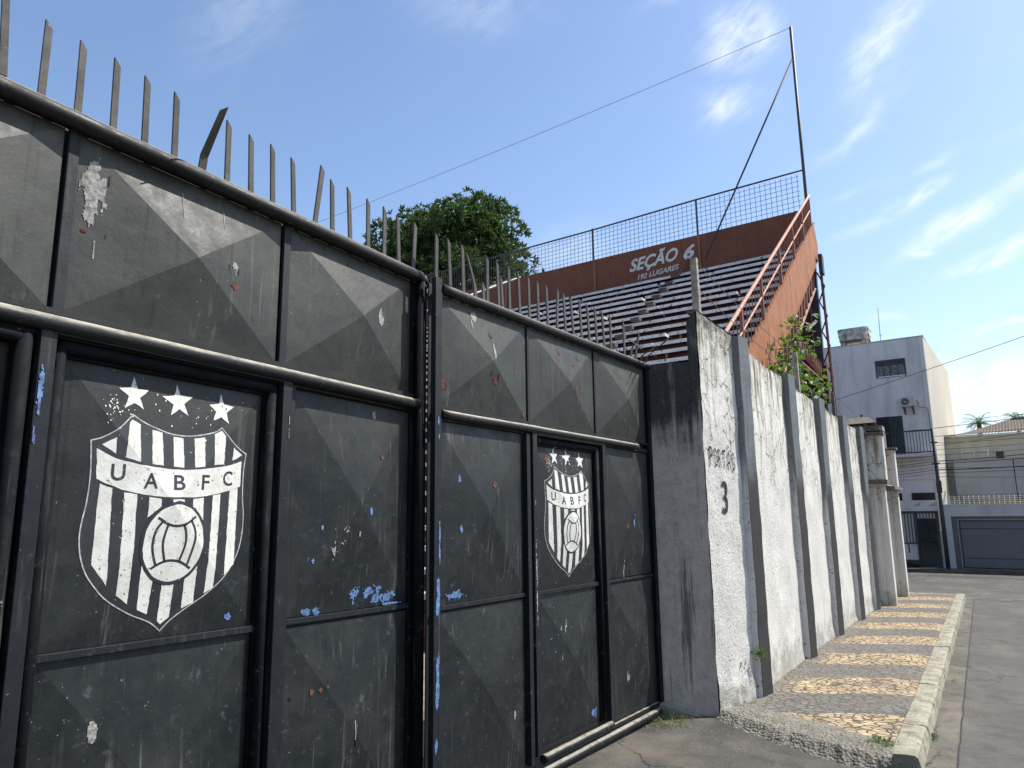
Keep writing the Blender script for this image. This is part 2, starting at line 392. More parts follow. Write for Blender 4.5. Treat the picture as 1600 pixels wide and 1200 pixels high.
def kerb_f(s, b, P, g):
    n1 = s.noise(P, 7, 6, .7); n2 = s.noise(P, 30, 5, .7)
    c = s.mix(s.ramp(n1, .3, .7), (.34, .32, .235), (.23, .215, .155)); c = s.mix(s.m('MULTIPLY', s.ramp(n1, .48, .62), .7), c, (.19, .17, .12)); c = s.mix(s.ramp(n2, .58, .66), c, (.10, .09, .07))
    s.l.new(c, b.inputs['Base Color']); b.inputs['Roughness'].default_value = .9
    n_ = bump(s, b, n2, .5, .015); bump(s, b, n1, .4, .03, n_)
M_kerb = mat('limewashed_kerb', kerb_f)
def rubble_f(s, b, P, g):
    n1 = s.noise(P, 8, 6, .7); n2 = s.noise(P, 50, 4, .7); vo = s.n('ShaderNodeTexVoronoi'); s.l.new(P, vo.inputs['Vector']); vo.inputs['Scale'].default_value = 45
    c = s.mix(s.ramp(n1, .3, .7), (.22, .20, .16), (.12, .108, .087)); c = s.mix(s.ramp(vo.outputs[0], .55, .3, 0, .5), c, (.30, .27, .215)); c = s.mix(s.m('MULTIPLY', s.ramp(n2, .55, .7), .6), c, (.07, .06, .05))
    s.l.new(c, b.inputs['Base Color']); b.inputs['Roughness'].default_value = .95
    n_ = bump(s, b, vo.outputs[0], .7, .02); bump(s, b, n2, .5, .01, n_)
M_rubble = mat('broken_concrete', rubble_f)


def rusty(name, a, b_, streak=.6, rough=.75, dark=(.06, .02, .012)):
    def f(s, b, P, g):
        n1 = s.noise(P, 2.5, 6, .65); st = s.noise(s.scale(P, (9, 9, .8)), 1, 6, .65)
        c = s.mix(s.ramp(n1, .3, .7), a, b_); c = s.mix(s.m('MULTIPLY', s.ramp(st, .5, .72), streak), c, dark)
        c = s.mix(s.m('MULTIPLY', s.ramp(s.noise(P, 30, 4, .7), .62, .72), .5), c, dark)
        s.l.new(c, b.inputs['Base Color']); b.inputs['Roughness'].default_value = rough
        bump(s, b, n1, .2, .03)
    return mat(name, f)
M_orange = rusty('sunbleached_orange_sheet', (.25, .080, .019), (.33, .118, .032), .75, dark=(.13, .040, .012))
M_brown = rusty('oxide_red_sheet', (.115, .035, .015), (.145, .046, .020), .6, dark=(.085, .018, .011))
M_brownrail = rusty('brown_railing', (.17, .055, .035), (.26, .10, .06), .5)
M_pinkrail = rusty('faded_red_pipe', (.44, .21, .14), (.50, .28, .19), .3, dark=(.28, .11, .07))
M_dksteel = simple('dark_steel', (.035, .037, .042), .55, var=.3)
M_maroon = rusty('dark_red_riser', (.050, .009, .007), (.080, .015, .011), .5, dark=(.010, .004, .003))
def bench_f(s, b, P, g):
    n1 = s.noise(P, 2.2, 5, .7); n2 = s.noise(P, 9, 5, .75)
    c = s.mix(s.ramp(n1, .3, .7), (.64, .63, .63), (.48, .47, .47)); c = s.mix(s.ramp(n2, .59, .62), c, (.05, .012, .012))
    c = s.mix(s.ramp(s.noise(P, 14, 3, .6), .66, .68), c, (.02, .02, .02))
    s.l.new(c, b.inputs['Base Color']); b.inputs['Roughness'].default_value = .7
M_bench = mat('chipped_white_bench_paint', bench_f)
M_letter = simple('sign_white_paint', (.46, .49, .47), .7, var=.12, vs=5)
M_step = simple('pink_step_brick', (.085, .06, .057), .9, var=.4, vs=12)
M_conc = simple('post_concrete', (.27, .235, .19), .95, var=.35, vs=14, bs=.6, bsc=50)
M_concdk = simple('dark_post_concrete', (.10, .10, .095), .95, var=.35, vs=14, bs=.5)
M_wire = simple('galvanised_wire', (.10, .09, .08), .6)
M_cable = simple('black_cable', (.02, .02, .022), .6)
def house_f(base, dirt_or_highlight):
    def f(s, b, P, g):
        st = s.noise(s.scale(P, (2.2, 2.2, .35)), 1, 6, .6); n1 = s.noise(P, .8, 5, .6)
        c = s.mix(s.ramp(n1, .3, .7), base, [x * .9 for x in base]); c = s.mix(s.m('MULTIPLY', s.ramp(st, .45, .75), .6), c, dirt_or_highlight); c = s.mix(s.m('MULTIPLY', s.ramp(s.noise(P, 2.6, 6, .7), .5, .7), .3), c, dirt_or_highlight)
        s.l.new(c, b.inputs['Base Color']); b.inputs['Roughness'].default_value = .9; bump(s, b, s.noise(P, 20, 4), .15, .02)
    return f
M_white = mat('white_render', house_f((.72, .705, .68), (.42, .41, .395)))
M_whiteside = mat('cream_side_render', house_f((.50, .46, .37), (.34, .31, .25)))
M_cream = mat('cream_render', house_f((.66, .60, .45), (.44, .39, .29)))
M_greywall = mat('grey_render', house_f((.56, .555, .52), (.35, .35, .33)))
M_parapet = mat('grey_white_render', house_f((.37, .385, .38), (.26, .27, .27)))
M_garage = simple('grey_garage_door', (.13, .133, .14), .5, var=.08, vs=1)
M_garframe = simple('grey_door_surround', (.10, .105, .11), .6, var=.1)
M_green = simple('dark_green_shutter', (.018, .045, .045), .5, var=.2)
M_glass = simple('dark_glass', (.02, .025, .03), .12, var=.2, vs=3, spec=.8)
M_frost = simple('grey_louvre_glass', (.13, .13, .13), .4, var=.5, vs=9)
M_tile = simple('clay_tile', (.12, .092, .07), .9, var=.75, vs=14, bs=.4)
M_tiledk = simple('grey_brown_tile', (.12, .105, .085), .9, var=.4, vs=14)  # greyer tile tone for the portal roof and the ridge
M_acwhite = simple('ac_casing', (.50, .49, .45), .5, var=.08)
M_tank = simple('weathered_tank', (.42, .40, .35), .95, var=.55, vs=5, bs=.4, bsc=20)
M_whitepaint = simple('white_trim', (.7, .7, .68), .7, var=.1)
M_grime = simple('grimy_block', (.12, .10, .09), .95, var=.5, vs=12, bs=.4)
M_soffit = simple('dirty_pink_soffit', (.36, .25, .21), .9, var=.3, vs=10)


def leafmat(name, a, b_, c3, trans=.35):
    m_ = bpy.data.materials.new(name); m_.use_nodes = True; t = m_.node_tree; s = NT(t)
    b = t.nodes['Principled BSDF']; o = t.nodes['Material Output']
    g = s.n('ShaderNodeNewGeometry'); r = g.outputs['Random Per Island']
    c = s.mix(r, a, b_); c = s.mix(s.ramp(s.noise(g.outputs['Position'], 1.1, 3), .5, .75), c, c3)
    s.l.new(c, b.inputs['Base Color']); b.inputs['Roughness'].default_value = .5; b.inputs['Specular IOR Level'].default_value = .35
    tr = s.n('ShaderNodeBsdfTranslucent'); s.l.new(s.mix(.5, c, [b_[0] * 1.6, b_[1] * 1.8, b_[2]]), tr.inputs[0])
    mx = s.n('ShaderNodeMixShader'); mx.inputs[0].default_value = trans
    s.l.new(b.outputs[0], mx.inputs[1]); s.l.new(tr.outputs[0], mx.inputs[2]); s.l.new(mx.outputs[0], o.inputs[0])
    return m_
M_leaf = leafmat('tree_leaf', (.022, .046, .015), (.062, .105, .028), (.11, .15, .036), .28)
M_vine = leafmat('vine_leaf', (.045, .10, .016), (.11, .18, .035), (.08, .15, .028), .4)
M_palm = leafmat('palm_leaf', (.07, .12, .035), (.12, .18, .06), (.10, .14, .05), .3)
M_grass = leafmat('weed_blade', (.13, .16, .06), (.30, .28, .15), (.16, .20, .07), .3)
M_bark = simple('bark', (.10, .08, .06), .95, var=.4, vs=8, bs=.5)


# ------------------------------------------------------------------ ground, road, kerb, pavement (the setting)
def gz(y): return -G * min(y, 33.)
def sheet(name, poly, z0, m_, kind='structure', step=None):
    mb = MB(); mb.add([(x, y, z0 + gz(y)) for x, y in poly], [list(range(len(poly)))]); o = mb.obj(name, m_); return tag(o, kind=kind)

mb = MB(); ys = [-250, -60, 0, 10, 20, 33, 120, 900]
for i in range(len(ys) - 1):
    a, b = ys[i], ys[i + 1]
    mb.add([(-900, a, -1.70 + gz(a)), (900, a, -1.70 + gz(a)), (900, b, -1.70 + gz(b)), (-900, b, -1.70 + gz(b))], [(0, 1, 2, 3)])
tag(mb.obj('ground', M_dirt), kind='structure')
mb = MB()
def quad(mb_, x0, x1, y0, y1, z0):
    n = max(1, int((y1 - y0) / 4))
    for k in range(n):
        a = y0 + (y1 - y0) * k / n; b = y0 + (y1 - y0) * (k + 1) / n
        mb_.add([(x0, a, z0 + gz(a)), (x1, a, z0 + gz(a)), (x1, b, z0 + gz(b)), (x0, b, z0 + gz(b))], [(0, 1, 2, 3)])
mb.add([(-.60, -30, -1.672 + gz(-30)), (9, -30, -1.672 + gz(-30)), (9, 19.9, -1.672 + gz(19.9)), (-.35, 19.9, -1.672 + gz(19.9))], [(0, 1, 2, 3)])
quad(mb, -40, 40, 19.9, 30.6, -1.672)
tag(mb.obj('road', M_asph), kind='structure')
# seam and gutter strip along the kerb
mb = MB(); random.seed(3)
gx = lambda y: -.235 + .0145 * (y - 6); kx0 = lambda y: -.435 + .0178 * (y - 6)
N = 150; yy = [-3 + i * (19.6 + 3) / N for i in range(N + 1)]
e = [noise.noise(Vector((0, y * 3.1, 0))) * .012 + noise.noise(Vector((0, y * 11, 4))) * .006 for y in yy]
mb.add([(kx0(y) - .06, y, -1.664 + gz(y)) for y in yy] + [(gx(y) + e[i], y, -1.664 + gz(y)) for i, y in enumerate(yy)],
       [(i, N + 1 + i, N + 2 + i, i + 1) for i in range(N)])
mb.add([(gx(y) + e[i] - .002, y, -1.661 + gz(y)) for i, y in enumerate(yy)] + [(gx(y) + e[i] + .010 + .006 * noise.noise(Vector((3, y * 5, 0))), y, -1.661 + gz(y)) for i, y in enumerate(yy)],
       [(i, N + 1 + i, N + 2 + i, i + 1) for i in range(N)], 1)
tag(mb.obj('gutter', [M_gutter, M_black]), kind='structure')
# cross street seams
mb = MB()
for y0, a, b, wd in ((19.95, -1.2, 9, .03), (22.6, -1.6, 30, .025), (28.2, -6, 30, .05), (30.45, -20, 30, .06)):
    n = 60; xs = [a + (b - a) * i / n for i in range(n + 1)]
    jj = [noise.noise(Vector((x * 1.3, y0, 0))) * .06 for x in xs]
    mb.add([(x, y0 + jj[i], -1.668 + gz(y0)) for i, x in enumerate(xs)] + [(x, y0 + wd + jj[i], -1.668 + gz(y0)) for i, x in enumerate(xs)], [(i, i + 1, n + 2 + i, n + 1 + i) for i in range(n)])
tag(mb.obj('road_crack', M_black), kind='structure')
# apron in front of the gate
mb = MB(); nx, ny = 40, 100
def apz(x, y):
    t = min(1, max(0, (-x - .5) / 1.9)); t = t * t * (3 - 2 * t)
    return -1.635 + .035 * t - .028 * min(1, max(0, (x + .8) / .35)) + gz(y) + .012 * noise.noise(Vector((x * 2, y * 2, 0))) * t
vs = []
for j in range(ny + 1):
    y = -3.5 + j * (6.6 + 3.5) / ny
    for i in range(nx + 1):
        x1 = kx0(y) - .05; x = -3.4 + (x1 + 3.4) * i / nx; vs.append((x, y, apz(x, y)))
mb.add(vs, [(j * (nx + 1) + i, j * (nx + 1) + i + 1, (j + 1) * (nx + 1) + i + 1, (j + 1) * (nx + 1) + i) for j in range(ny) for i in range(nx)], sm=True)
tag(mb.obj('gate_apron', M_apron), kind='structure')
# far pavement
mb = MB(); mb.prism([(-40, 30.6), (40, 30.6), (40, 31.6), (-40, 31.6)], lambda x, y: -1.69 + gz(y), lambda x, y: -1.56 + gz(y))
tag(mb.obj('far_pavement', M_gutter), kind='structure')

# street wall line: x of the pilaster fronts
PIL = [(7.073, -1.740), (9.344, -1.715), (11.441, -1.688), (13.501, -1.635), (15.250, -1.560)]
def wx(y):
    if y <= PIL[0][0]: return PIL[0][1]
    for (a, xa), (b, xb) in zip(PIL, PIL[1:]):
        if y <= b: return xa + (xb - xa) * (y - a) / (b - a)
    return PIL[-1][1] + .04 * (y - PIL[-1][0])
# pavement
kx1 = lambda y: -.611 + .0182 * (y - 6.07)
mb = MB(); n = 60
ysn = [6.02 + (19.7 - 6.02) * i / n for i in range(n + 1)]; ysn[0] = 6.0
mb.add([(-1.95 if y < 16 else -1.6, max(y, 6.75), -1.55 + gz(max(y, 6.75))) for y in ysn] + [(kx1(y) + .01, y, -1.55 + gz(y)) for y in ysn], [(i, n + 1 + i, n + 2 + i, i + 1) for i in range(n)])
tag(mb.obj('pavement', M_pave), kind='structure')
# kerb stones, worn round
mb = MB(); random.seed(5); y = 5.86; prof_n = 9
while y < 19.75:
    L = random.uniform(.75, 1.0); y1 = min(19.8, y + L); segs = 14
    rows = []; dz = random.uniform(-.004, .004); dx = random.uniform(-.004, .004)
    for k in range(segs + 1):
        yk = y + .006 + (y1 - y - .012) * k / segs; a, b = kx1(yk) + dx, kx0(yk) + dx
        endr = .02 * (1 if k in (0, segs) else 0)
        ring = []
        for xx, zz, rr in ((a, -1.70, 0), (a, -1.550, .3), (a + .012, -1.540, 1), ((a + b) / 2, -1.534, 1.3), (b - .030, -1.538, 1), (b - .010, -1.550, 1.2), (b, -1.60, .8), (b + .012, -1.71, 0)):
            p = Vector((xx * 9, yk * 9, zz * 9)); nn = noise.noise(p * .6) * .012 + noise.noise(p * 1.7) * .010
            ring.append((xx + nn * rr, yk, zz + gz(yk) + nn * rr + dz * rr - endr * rr * .5))
        rows.append(ring)
    m_ = len(rows[0]); b0 = [v for r_ in rows for v in r_]
    fs = [(k * m_ + j, k * m_ + j + 1, (k + 1) * m_ + j + 1, (k + 1) * m_ + j) for k in range(segs) for j in range(m_ - 1)]
    fs += [list(range(m_))[::-1], [segs * m_ + j for j in range(m_)]]
    mb.add(b0, fs, sm=False); y = y1
tag(mb.obj('kerb', M_kerb), kind='structure')
# broken end of the pavement
mb = MB(); nx, ny = 110, 46; vs = []
for j in range(ny + 1):
    t = j / ny
    for i in range(nx + 1):
        u = i / nx; x = -2.02 + (kx1(6.) + 2.02 + .02) * u; x = x
        ylo = 6.42 - .86 * u ** .62 + .06 * noise.noise(Vector((u * 6, 0, 1))) + .035 * noise.noise(Vector((u * 25, 0, 3)))
        yhi = 6.86 - .72 * u + .04 * noise.noise(Vector((u * 7, 5, 1)))
        yv = ylo + (yhi - ylo) * t
        top = -1.546 + gz(yv); low = apz(x, yv) - .01
        k = min(1, t * 3.0); k = k * k * (3 - 2 * k)
        z = low + (top - low) * k
        p = Vector((x, yv, 0)); z += (noise.noise(p * 9) * .010 + noise.noise(p * 30) * .006 + noise.noise(p * 90) * .004) * (math.sin(pi * t) ** .6 if .02 < t < .98 else 0)
        vs.append((x, yv, z))
mb.add(vs, [(j * (nx + 1) + i, j * (nx + 1) + i + 1, (j + 1) * (nx + 1) + i + 1, (j + 1) * (nx + 1) + i) for j in range(ny) for i in range(nx)])
tag(mb.obj('broken_pavement_edge', M_rubble), kind='structure')


# ------------------------------------------------------------------ gate leaves
def text_mesh(txt, size=1., shear=0., offset=0., space=1.):
    cu = bpy.data.curves.new('t', 'FONT'); cu.body = txt; cu.size = size; cu.shear = shear; cu.offset = offset; cu.space_character = space
    cu.fill_mode = 'FRONT'; cu.resolution_u = 4
    o = bpy.data.objects.new('t', cu); C.objects.link(o)
    bpy.context.view_layer.update()
    me = bpy.data.meshes.new_from_object(o.evaluated_get(bpy.context.evaluated_depsgraph_get()))
    vs = [(v.co.x, v.co.y) for v in me.vertices]; fs = [list(p.vertices) for p in me.polygons]
    bpy.data.objects.remove(o); bpy.data.curves.remove(cu); bpy.data.meshes.remove(me)
    x0 = min(v[0] for v in vs); x1 = max(v[0] for v in vs); y0 = min(v[1] for v in vs); y1 = max(v[1] for v in vs)
    return [((x - x0) / (x1 - x0), (y - y0) / (y1 - y0)) for x, y in vs], fs, (x1 - x0) / (y1 - y0)


class Leaf:
    def __init__(s, H, ang, gs, tref):
        s.H = Vector(H); s.D = Vector((sin(ang), cos(ang), 0)); s.N = Vector((cos(ang), -sin(ang), 0)); s.gs = gs; s.tref = tref; s.pan = []
    def P(s, t, n, z): return tuple(s.H + s.D * t + s.N * n + Vector((0, 0, z + s.gs * (t - s.tref))))
    def flat(s, t, z): return z - s.gs * (t - s.tref)       # undo the slope for measured heights
    def box(s, mb, t0, t1, n0, n1, z0, z1, mi=0): mb.box(t0, t1, n0, n1, z0, z1, mi, T=s.P)
    def surf(s, t, z):
        for (t0, t1, z0, z1, n0, h) in s.pan:
            if t0 <= t <= t1 and z0 <= z <= z1:
                tc, zc = (t0 + t1) / 2, (z0 + z1) / 2
                return n0 + h * min((t - t0) / (tc - t0), (t1 - t) / (t1 - tc), (z - z0) / (zc - z0), (z1 - z) / (z1 - zc))
        return .0
    def panel(s, t0, t1, z0, z1, n0, h, parent, name='panel'):
        s.pan.append((t0, t1, z0, z1, n0, h)); mb = MB(); K = 10
        vs = []; tc, zc = (t0 + t1) / 2, (z0 + z1) / 2
        c = [(t0, z0), (t1, z0), (t1, z1), (t0, z1)]
        for k in range(4):          # four facets, slightly dented
            a, b = c[k], c[(k + 1) % 4]; rows = []
            base = len(mb.v); idx = {}
            vv = []
            for i in range(K + 1):
                for j in range(i + 1):
                    f = 1 - i / K; g = (j / i if i else .5)
                    ex, ez = a[0] + (b[0] - a[0]) * g, a[1] + (b[1] - a[1]) * g
                    t = tc + (ex - tc) * (1 - f); z = zc + (ez - zc) * (1 - f)
                    onedge = (i == K or j == 0 or j == i)
                    d = 0
                    idx[(i, j)] = len(vv); vv.append(s.P(t, n0 + h * f + d, z))
            fs = []
            for i in range(K):
                for j in range(i + 1):
                    fs.append((idx[(i, j)], idx[(i + 1, j)], idx[(i + 1, j + 1)]))
                    if j < i: fs.append((idx[(i, j)], idx[(i + 1, j + 1)], idx[(i, j + 1)]))
            mb.add(vv, fs, sm=True)
        # rim back to the backing sheet
        for k in range(4):
            a, b = c[k], c[(k + 1) % 4]
            mb.add([s.P(a[0], n0, a[1]), s.P(b[0], n0, b[1]), s.P(b[0], n0 - .02, b[1]), s.P(a[0], n0 - .02, a[1])], [(0, 1, 2, 3)])
        return mb.obj(name, M_gate, parent)
    def paint(s, polys, off, mb, mi):      # flat polygons (t, z) laid on the folded sheet
        bm = bmesh.new()
        for vs, fs in polys:
            bv = [bm.verts.new((x, z, 0)) for x, z in vs]
            for f in fs:
                try: bm.faces.new([bv[i] for i in f])
                except ValueError: pass
        bmesh.ops.triangulate(bm, faces=bm.faces)
        cx = sum(v.co.x for v in bm.verts) / len(bm.verts); cz = sum(v.co.y for v in bm.verts) / len(bm.verts)
        for (t0, t1, z0, z1, n0, h) in s.pan:
            if t0 <= cx <= t1 and z0 <= cz <= z1:
                for d in ((t1 - t0, z1 - z0), (t1 - t0, z0 - z1)):
                    bmesh.ops.bisect_plane(bm, geom=bm.verts[:] + bm.edges[:] + bm.faces[:], plane_co=((t0 + t1) / 2, (z0 + z1) / 2, 0), plane_no=(-d[1], d[0], 0), dist=1e-6)
        bm.verts.index_update()
        mb.add([s.P(v.co.x, s.surf(v.co.x, v.co.y) + off, v.co.y) for v in bm.verts], [[v.index for v in f.verts] for f in bm.faces], mi)
        bm.free()
    def chips(s, mb, t0, z0, t1, z1, thr=.35, seed=0, n=None, cell=.004, asp=1., off=.002, mi=0, zs=1.):
        getattr(mb, 'starts', []).append((len(mb.v), len(mb.f)))
        z0, z1 = s.flat((t0 + t1) / 2, z0), s.flat((t0 + t1) / 2, z1)
        nt = max(2, int((t1 - t0) / cell)); nz = max(2, int((z1 - z0) / cell))
        def val(i, j):
            t = t0 + (t1 - t0) * i / nt; z = z0 + (z1 - z0) * j / nz
            u = 2 * i / nt - 1; v = 2 * j / nz - 1
            p = Vector((t * 26, z * 26 * zs, seed * 7.3))
            return 1.05 - (u * u + v * v) * 1.5 + noise.noise(p) * .75 + noise.noise(p * 2.7) * .45 + noise.noise(p * 6) * .25
        g = [[val(i, j) for j in range(nz + 1)] for i in range(nt + 1)]
        for i in range(nt):
            for j in range(nz):
                if min(g[i][j], g[i + 1][j], g[i][j + 1], g[i + 1][j + 1]) > thr:
                    q4 = []
                    for a, b in ((i, j), (i + 1, j), (i + 1, j + 1), (i, j + 1)):
                        t = t0 + (t1 - t0) * a / nt; z = z0 + (z1 - z0) * b / nz
                        q4.append(s.P(t, (s.surf(t, z) if n is None else n) + off, z))
                    mb.add(q4, [(0, 1, 2, 3)], mi)


def catmull(pts, closed=False, k=6):
    o = []; n = len(pts)
    for i in range(n - 1):
        p0 = pts[max(i - 1, 0)]; p1 = pts[i]; p2 = pts[i + 1]; p3 = pts[min(i + 2, n - 1)]
        for j in range(k):
            t = j / k
            o.append(tuple(.5 * ((2 * p1[d]) + (-p0[d] + p2[d]) * t + (2 * p0[d] - 5 * p1[d] + 4 * p2[d] - p3[d]) * t * t + (-p0[d] + 3 * p1[d] - 3 * p2[d] + p3[d]) * t ** 3) for d in (0, 1)))
    o.append(pts[-1]); return o


def inset(poly, d):
    n = len(poly); A = sum(poly[i][0] * poly[(i + 1) % n][1] - poly[(i + 1) % n][0] * poly[i][1] for i in range(n)); sg = 1 if A > 0 else -1
    o = []
    for i in range(n):
        a, b, c = Vector(poly[i - 1]), Vector(poly[i]), Vector(poly[(i + 1) % n])
        e1 = (b - a); e2 = (c - b)
        if e1.length < 1e-6 or e2.length < 1e-6: o.append(tuple(b)); continue
        e1.normalize(); e2.normalize(); n1 = Vector((-e1.y, e1.x)) * sg; n2 = Vector((-e2.y, e2.x)) * sg
        m_ = (n1 + n2); m_ = m_ / max(.5, m_.dot(n1)) if m_.length > 1e-6 else n1
        o.append(tuple(b + m_ * d))
    return o


OUT = [[(1.39, .277), (1.433, .293), (1.489, .332), (1.539, .389)], [(1.539, .389), (1.584, .363), (1.642, .341), (1.71, .324), (1.781, .323), (1.853, .336), (1.906, .352), (1.937, .373)],
       [(1.937, .373), (1.986, .323), (2.035, .287), (2.077, .266)],
       [(2.077, .266), (2.067, .184), (2.069, .075), (2.079, -.003), (2.076, -.09), (2.055, -.17), (2.002, -.25), (1.92, -.32), (1.832, -.370), (1.766, -.41), (1.723, -.45)],
       [(1.723, -.45), (1.674, -.41), (1.583, -.366), (1.485, -.30), (1.423, -.226), (1.394, -.161), (1.381, -.09), (1.383, -.027), (1.394, .053), (1.398, .158), (1.39, .277)]]
BT = [(1.415, .246), (1.482, .214), (1.553, .197), (1.635, .185), (1.722, .18), (1.811, .183), (1.906, .195), (1.993, .212), (2.05, .231)]
BB = [(1.421, .134), (1.5, .102), (1.58, .081), (1.663, .071), (1.75, .069), (1.84, .073), (1.924, .085), (2.001, .104), (2.049, .119)]
STARS = [[(1.541, .538), (1.557, .49), (1.602, .49), (1.567, .456), (1.583, .41), (1.544, .433), (1.505, .407), (1.521, .455), (1.482, .485), (1.528, .492)],
         [(1.724, .532), (1.738, .49), (1.797, .488), (1.756, .455), (1.777, .405), (1.737, .429), (1.697, .399), (1.709, .446), (1.66, .475), (1.714, .484)],
         [(1.933, .521), (1.947, .475), (1.999, .471), (1.961, .439), (1.972, .391), (1.934, .417), (1.894, .398), (1.908, .439), (1.874, .466), (1.923, .475)]]
STR = [[(1.48, .292), (1.483, .231), (1.43, .263)], [(1.527, .352), (1.537, .366), (1.571, .349), (1.575, .204), (1.518, .218)], [(1.619, .333), (1.662, .325), (1.668, .193), (1.621, .197)],
       [(1.71, .311), (1.753, .31), (1.758, .19), (1.712, .191)], [(1.804, .313), (1.854, .321), (1.854, .197), (1.807, .192)], [(1.901, .34), (1.937, .355), (1.955, .335), (1.954, .213), (1.901, .206)],
       [(2.003, .287), (2.051, .258), (1.998, .23)],
       [(1.434, .117), (1.479, .101), (1.488, -.254), (1.43, -.175)], [(1.523, .087), (1.57, .079), (1.577, -.329), (1.53, -.294)],
       [(1.617, .069), (1.664, .063), (1.664, .032), (1.616, -.010)], [(1.612, -.190), (1.667, -.238), (1.661, -.377), (1.618, -.356)],
       [(1.711, .061), (1.762, .06), (1.764, .045), (1.710, .045)], [(1.706, -.262), (1.757, -.262), (1.754, -.398), (1.721, -.422), (1.706, -.408)],
       [(1.805, .064), (1.856, .069), (1.86, -.024), (1.805, .025)], [(1.80, -.242), (1.852, -.195), (1.853, -.351), (1.804, -.371)],
       [(1.903, .078), (1.944, .085), (1.938, -.301), (1.898, -.323)], [(1.992, .105), (2.037, .112), (2.036, -.212), (1.986, -.255)]]
BALL = [(1.737 + .130 * cos(t), -.110 + .150 * sin(t)) for t in [2 * pi * k / 40 for k in range(40)]]


def lens(a, b, bulge, k=10):
    a, b = Vector(a), Vector(b); d = b - a; nrm = Vector((-d.y, d.x)); o = []
    for i in range(k + 1): t = i / k; p = a + d * t + nrm * bulge[0] * 4 * t * (1 - t); o.append(tuple(p))
    for i in range(1, k): t = 1 - i / k; p = a + d * t + nrm * bulge[1] * 4 * t * (1 - t); o.append(tuple(p))
    return o
def stroke(pts, wd):
    c = catmull(pts, k=5); L_, R_ = [], []
    for i, p in enumerate(c):
        d = Vector(c[min(i + 1, len(c) - 1)]) - Vector(c[max(i - 1, 0)]); d.normalize(); n_ = Vector((-d.y, d.x)) * wd / 2
        L_.append((p[0] + n_.x, p[1] + n_.y)); R_.append((p[0] - n_.x, p[1] - n_.y))
    m_ = len(L_); return (L_ + R_, [(i, i + 1, m_ + i + 1, m_ + i) for i in range(m_ - 1)])


def crest(leaf, f, parent):
    """painted club crest: f maps drawing coordinates to the leaf"""
    mb = MB()
    def P(poly):
        d = []
        for i, a in enumerate(poly):
            b = poly[(i + 1) % len(poly)]; L = math.hypot(b[0] - a[0], b[1] - a[1]); k = max(1, int(L / .009))
            for j in range(k): d.append((a[0] + (b[0] - a[0]) * j / k, a[1] + (b[1] - a[1]) * j / k))
        sd_ = leaf.H.x * 9
        d = [(x + noise.noise(Vector((x * 40, z * 40, sd_))) * .0022 + noise.noise(Vector((x * 150, z * 150, sd_))) * .0012, z + noise.noise(Vector((x * 40, z * 40, sd_ + 5))) * .0022) for x, z in d]
        vs = [(lambda q_: (q_[0], leaf.flat(*q_)))(f(*p)) for p in d]; return (vs, [list(range(len(vs)))])
    def PS(st): vs = [(lambda q_: (q_[0], leaf.flat(*q_)))(f(*p)) for p in st[0]]; return (vs, st[1])
    out = []
    for i, sgm in enumerate(OUT): out += catmull(sgm)[:-1]
    n = len(out); inn = inset(out, .0035); blk = inset(out, .0065)
    ring = (out + inset(out, .0045), [(i, (i + 1) % n, n + (i + 1) % n, n + i) for i in range(n)])
    leaf.paint([PS(ring)], .0016, mb, 1)
    leaf.paint([P(inn)], .0009, mb, 2)
    for st in STR: leaf.paint([P(st)], .0018, mb, 0)
    leaf.paint([P(catmull(BT) + catmull(BB)[::-1])], .0018, mb, 0)
    for st in STARS: leaf.paint([P(st)], .0018, mb, 0)
    leaf.paint([P([(1.737 + (a - 1.737) * 1.09, -.11 + (b + .11) * 1.09) for a, b in BALL])], .0026, mb, 2)
    leaf.paint([P(BALL)], .0034, mb, 0)
    for st in ([(1.655, -.010), (1.70, -.036), (1.739, -.044), (1.78, -.036), (1.822, -.008)], [(1.650, -.205), (1.69, -.184), (1.73, -.178), (1.775, -.188), (1.818, -.215)],
               [(1.675, -.026), (1.652, -.06), (1.645, -.11), (1.652, -.15), (1.668, -.193)], [(1.70, -.038), (1.69, -.08), (1.688, -.12), (1.704, -.182)],
               [(1.768, -.038), (1.782, -.075), (1.784, -.12), (1.766, -.182)], [(1.80, -.022), (1.821, -.06), (1.825, -.11), (1.803, -.198)]):
        leaf.paint([PS(stroke(st, .0095))], .0042, mb, 2)
    for ch, x0, x1, z0, z1 in (('U', 1.47, 1.521, .130, .192), ('A', 1.592, 1.645, .102, .163), ('B', 1.713, 1.763, .098, .158), ('F', 1.842, 1.88, .101, .163), ('C', 1.952, 2.002, .121, .184)):
        vs, fs, _ = text_mesh(ch, offset=.012)
        vs = [f(x0 + (x1 - x0) * a, z0 + (z1 - z0) * b) for a, b in vs]; vs = [(a, leaf.flat(a, b)) for a, b in vs]
        leaf.paint([(vs, fs)], .0028, mb, 2)
    # overspray and drips round the stars
    random.seed(11)
    for k in range(70):
        a, b = f(random.uniform(1.40, 2.06), random.uniform(.30, .50)); b = leaf.flat(a, b); r = random.uniform(.0012, .0035)
        if random.random() < .5: a, b = f(1.46 + random.gauss(0, .02), .41 + random.gauss(0, .03)); b = leaf.flat(a, b)
        leaf.paint([([(a + r * cos(t), b + r * sin(t) * 1.3) for t in (0, 1.3, 2.5, 3.8, 5)], [(0, 1, 2, 3, 4)])], .0015, mb, 0)
    o = mb.obj('club_crest', [M_ewhite, M_egrey, M_eblack], parent)
    o['label'] = 'white and black striped shield lettered UABFC under three stars'
    return o


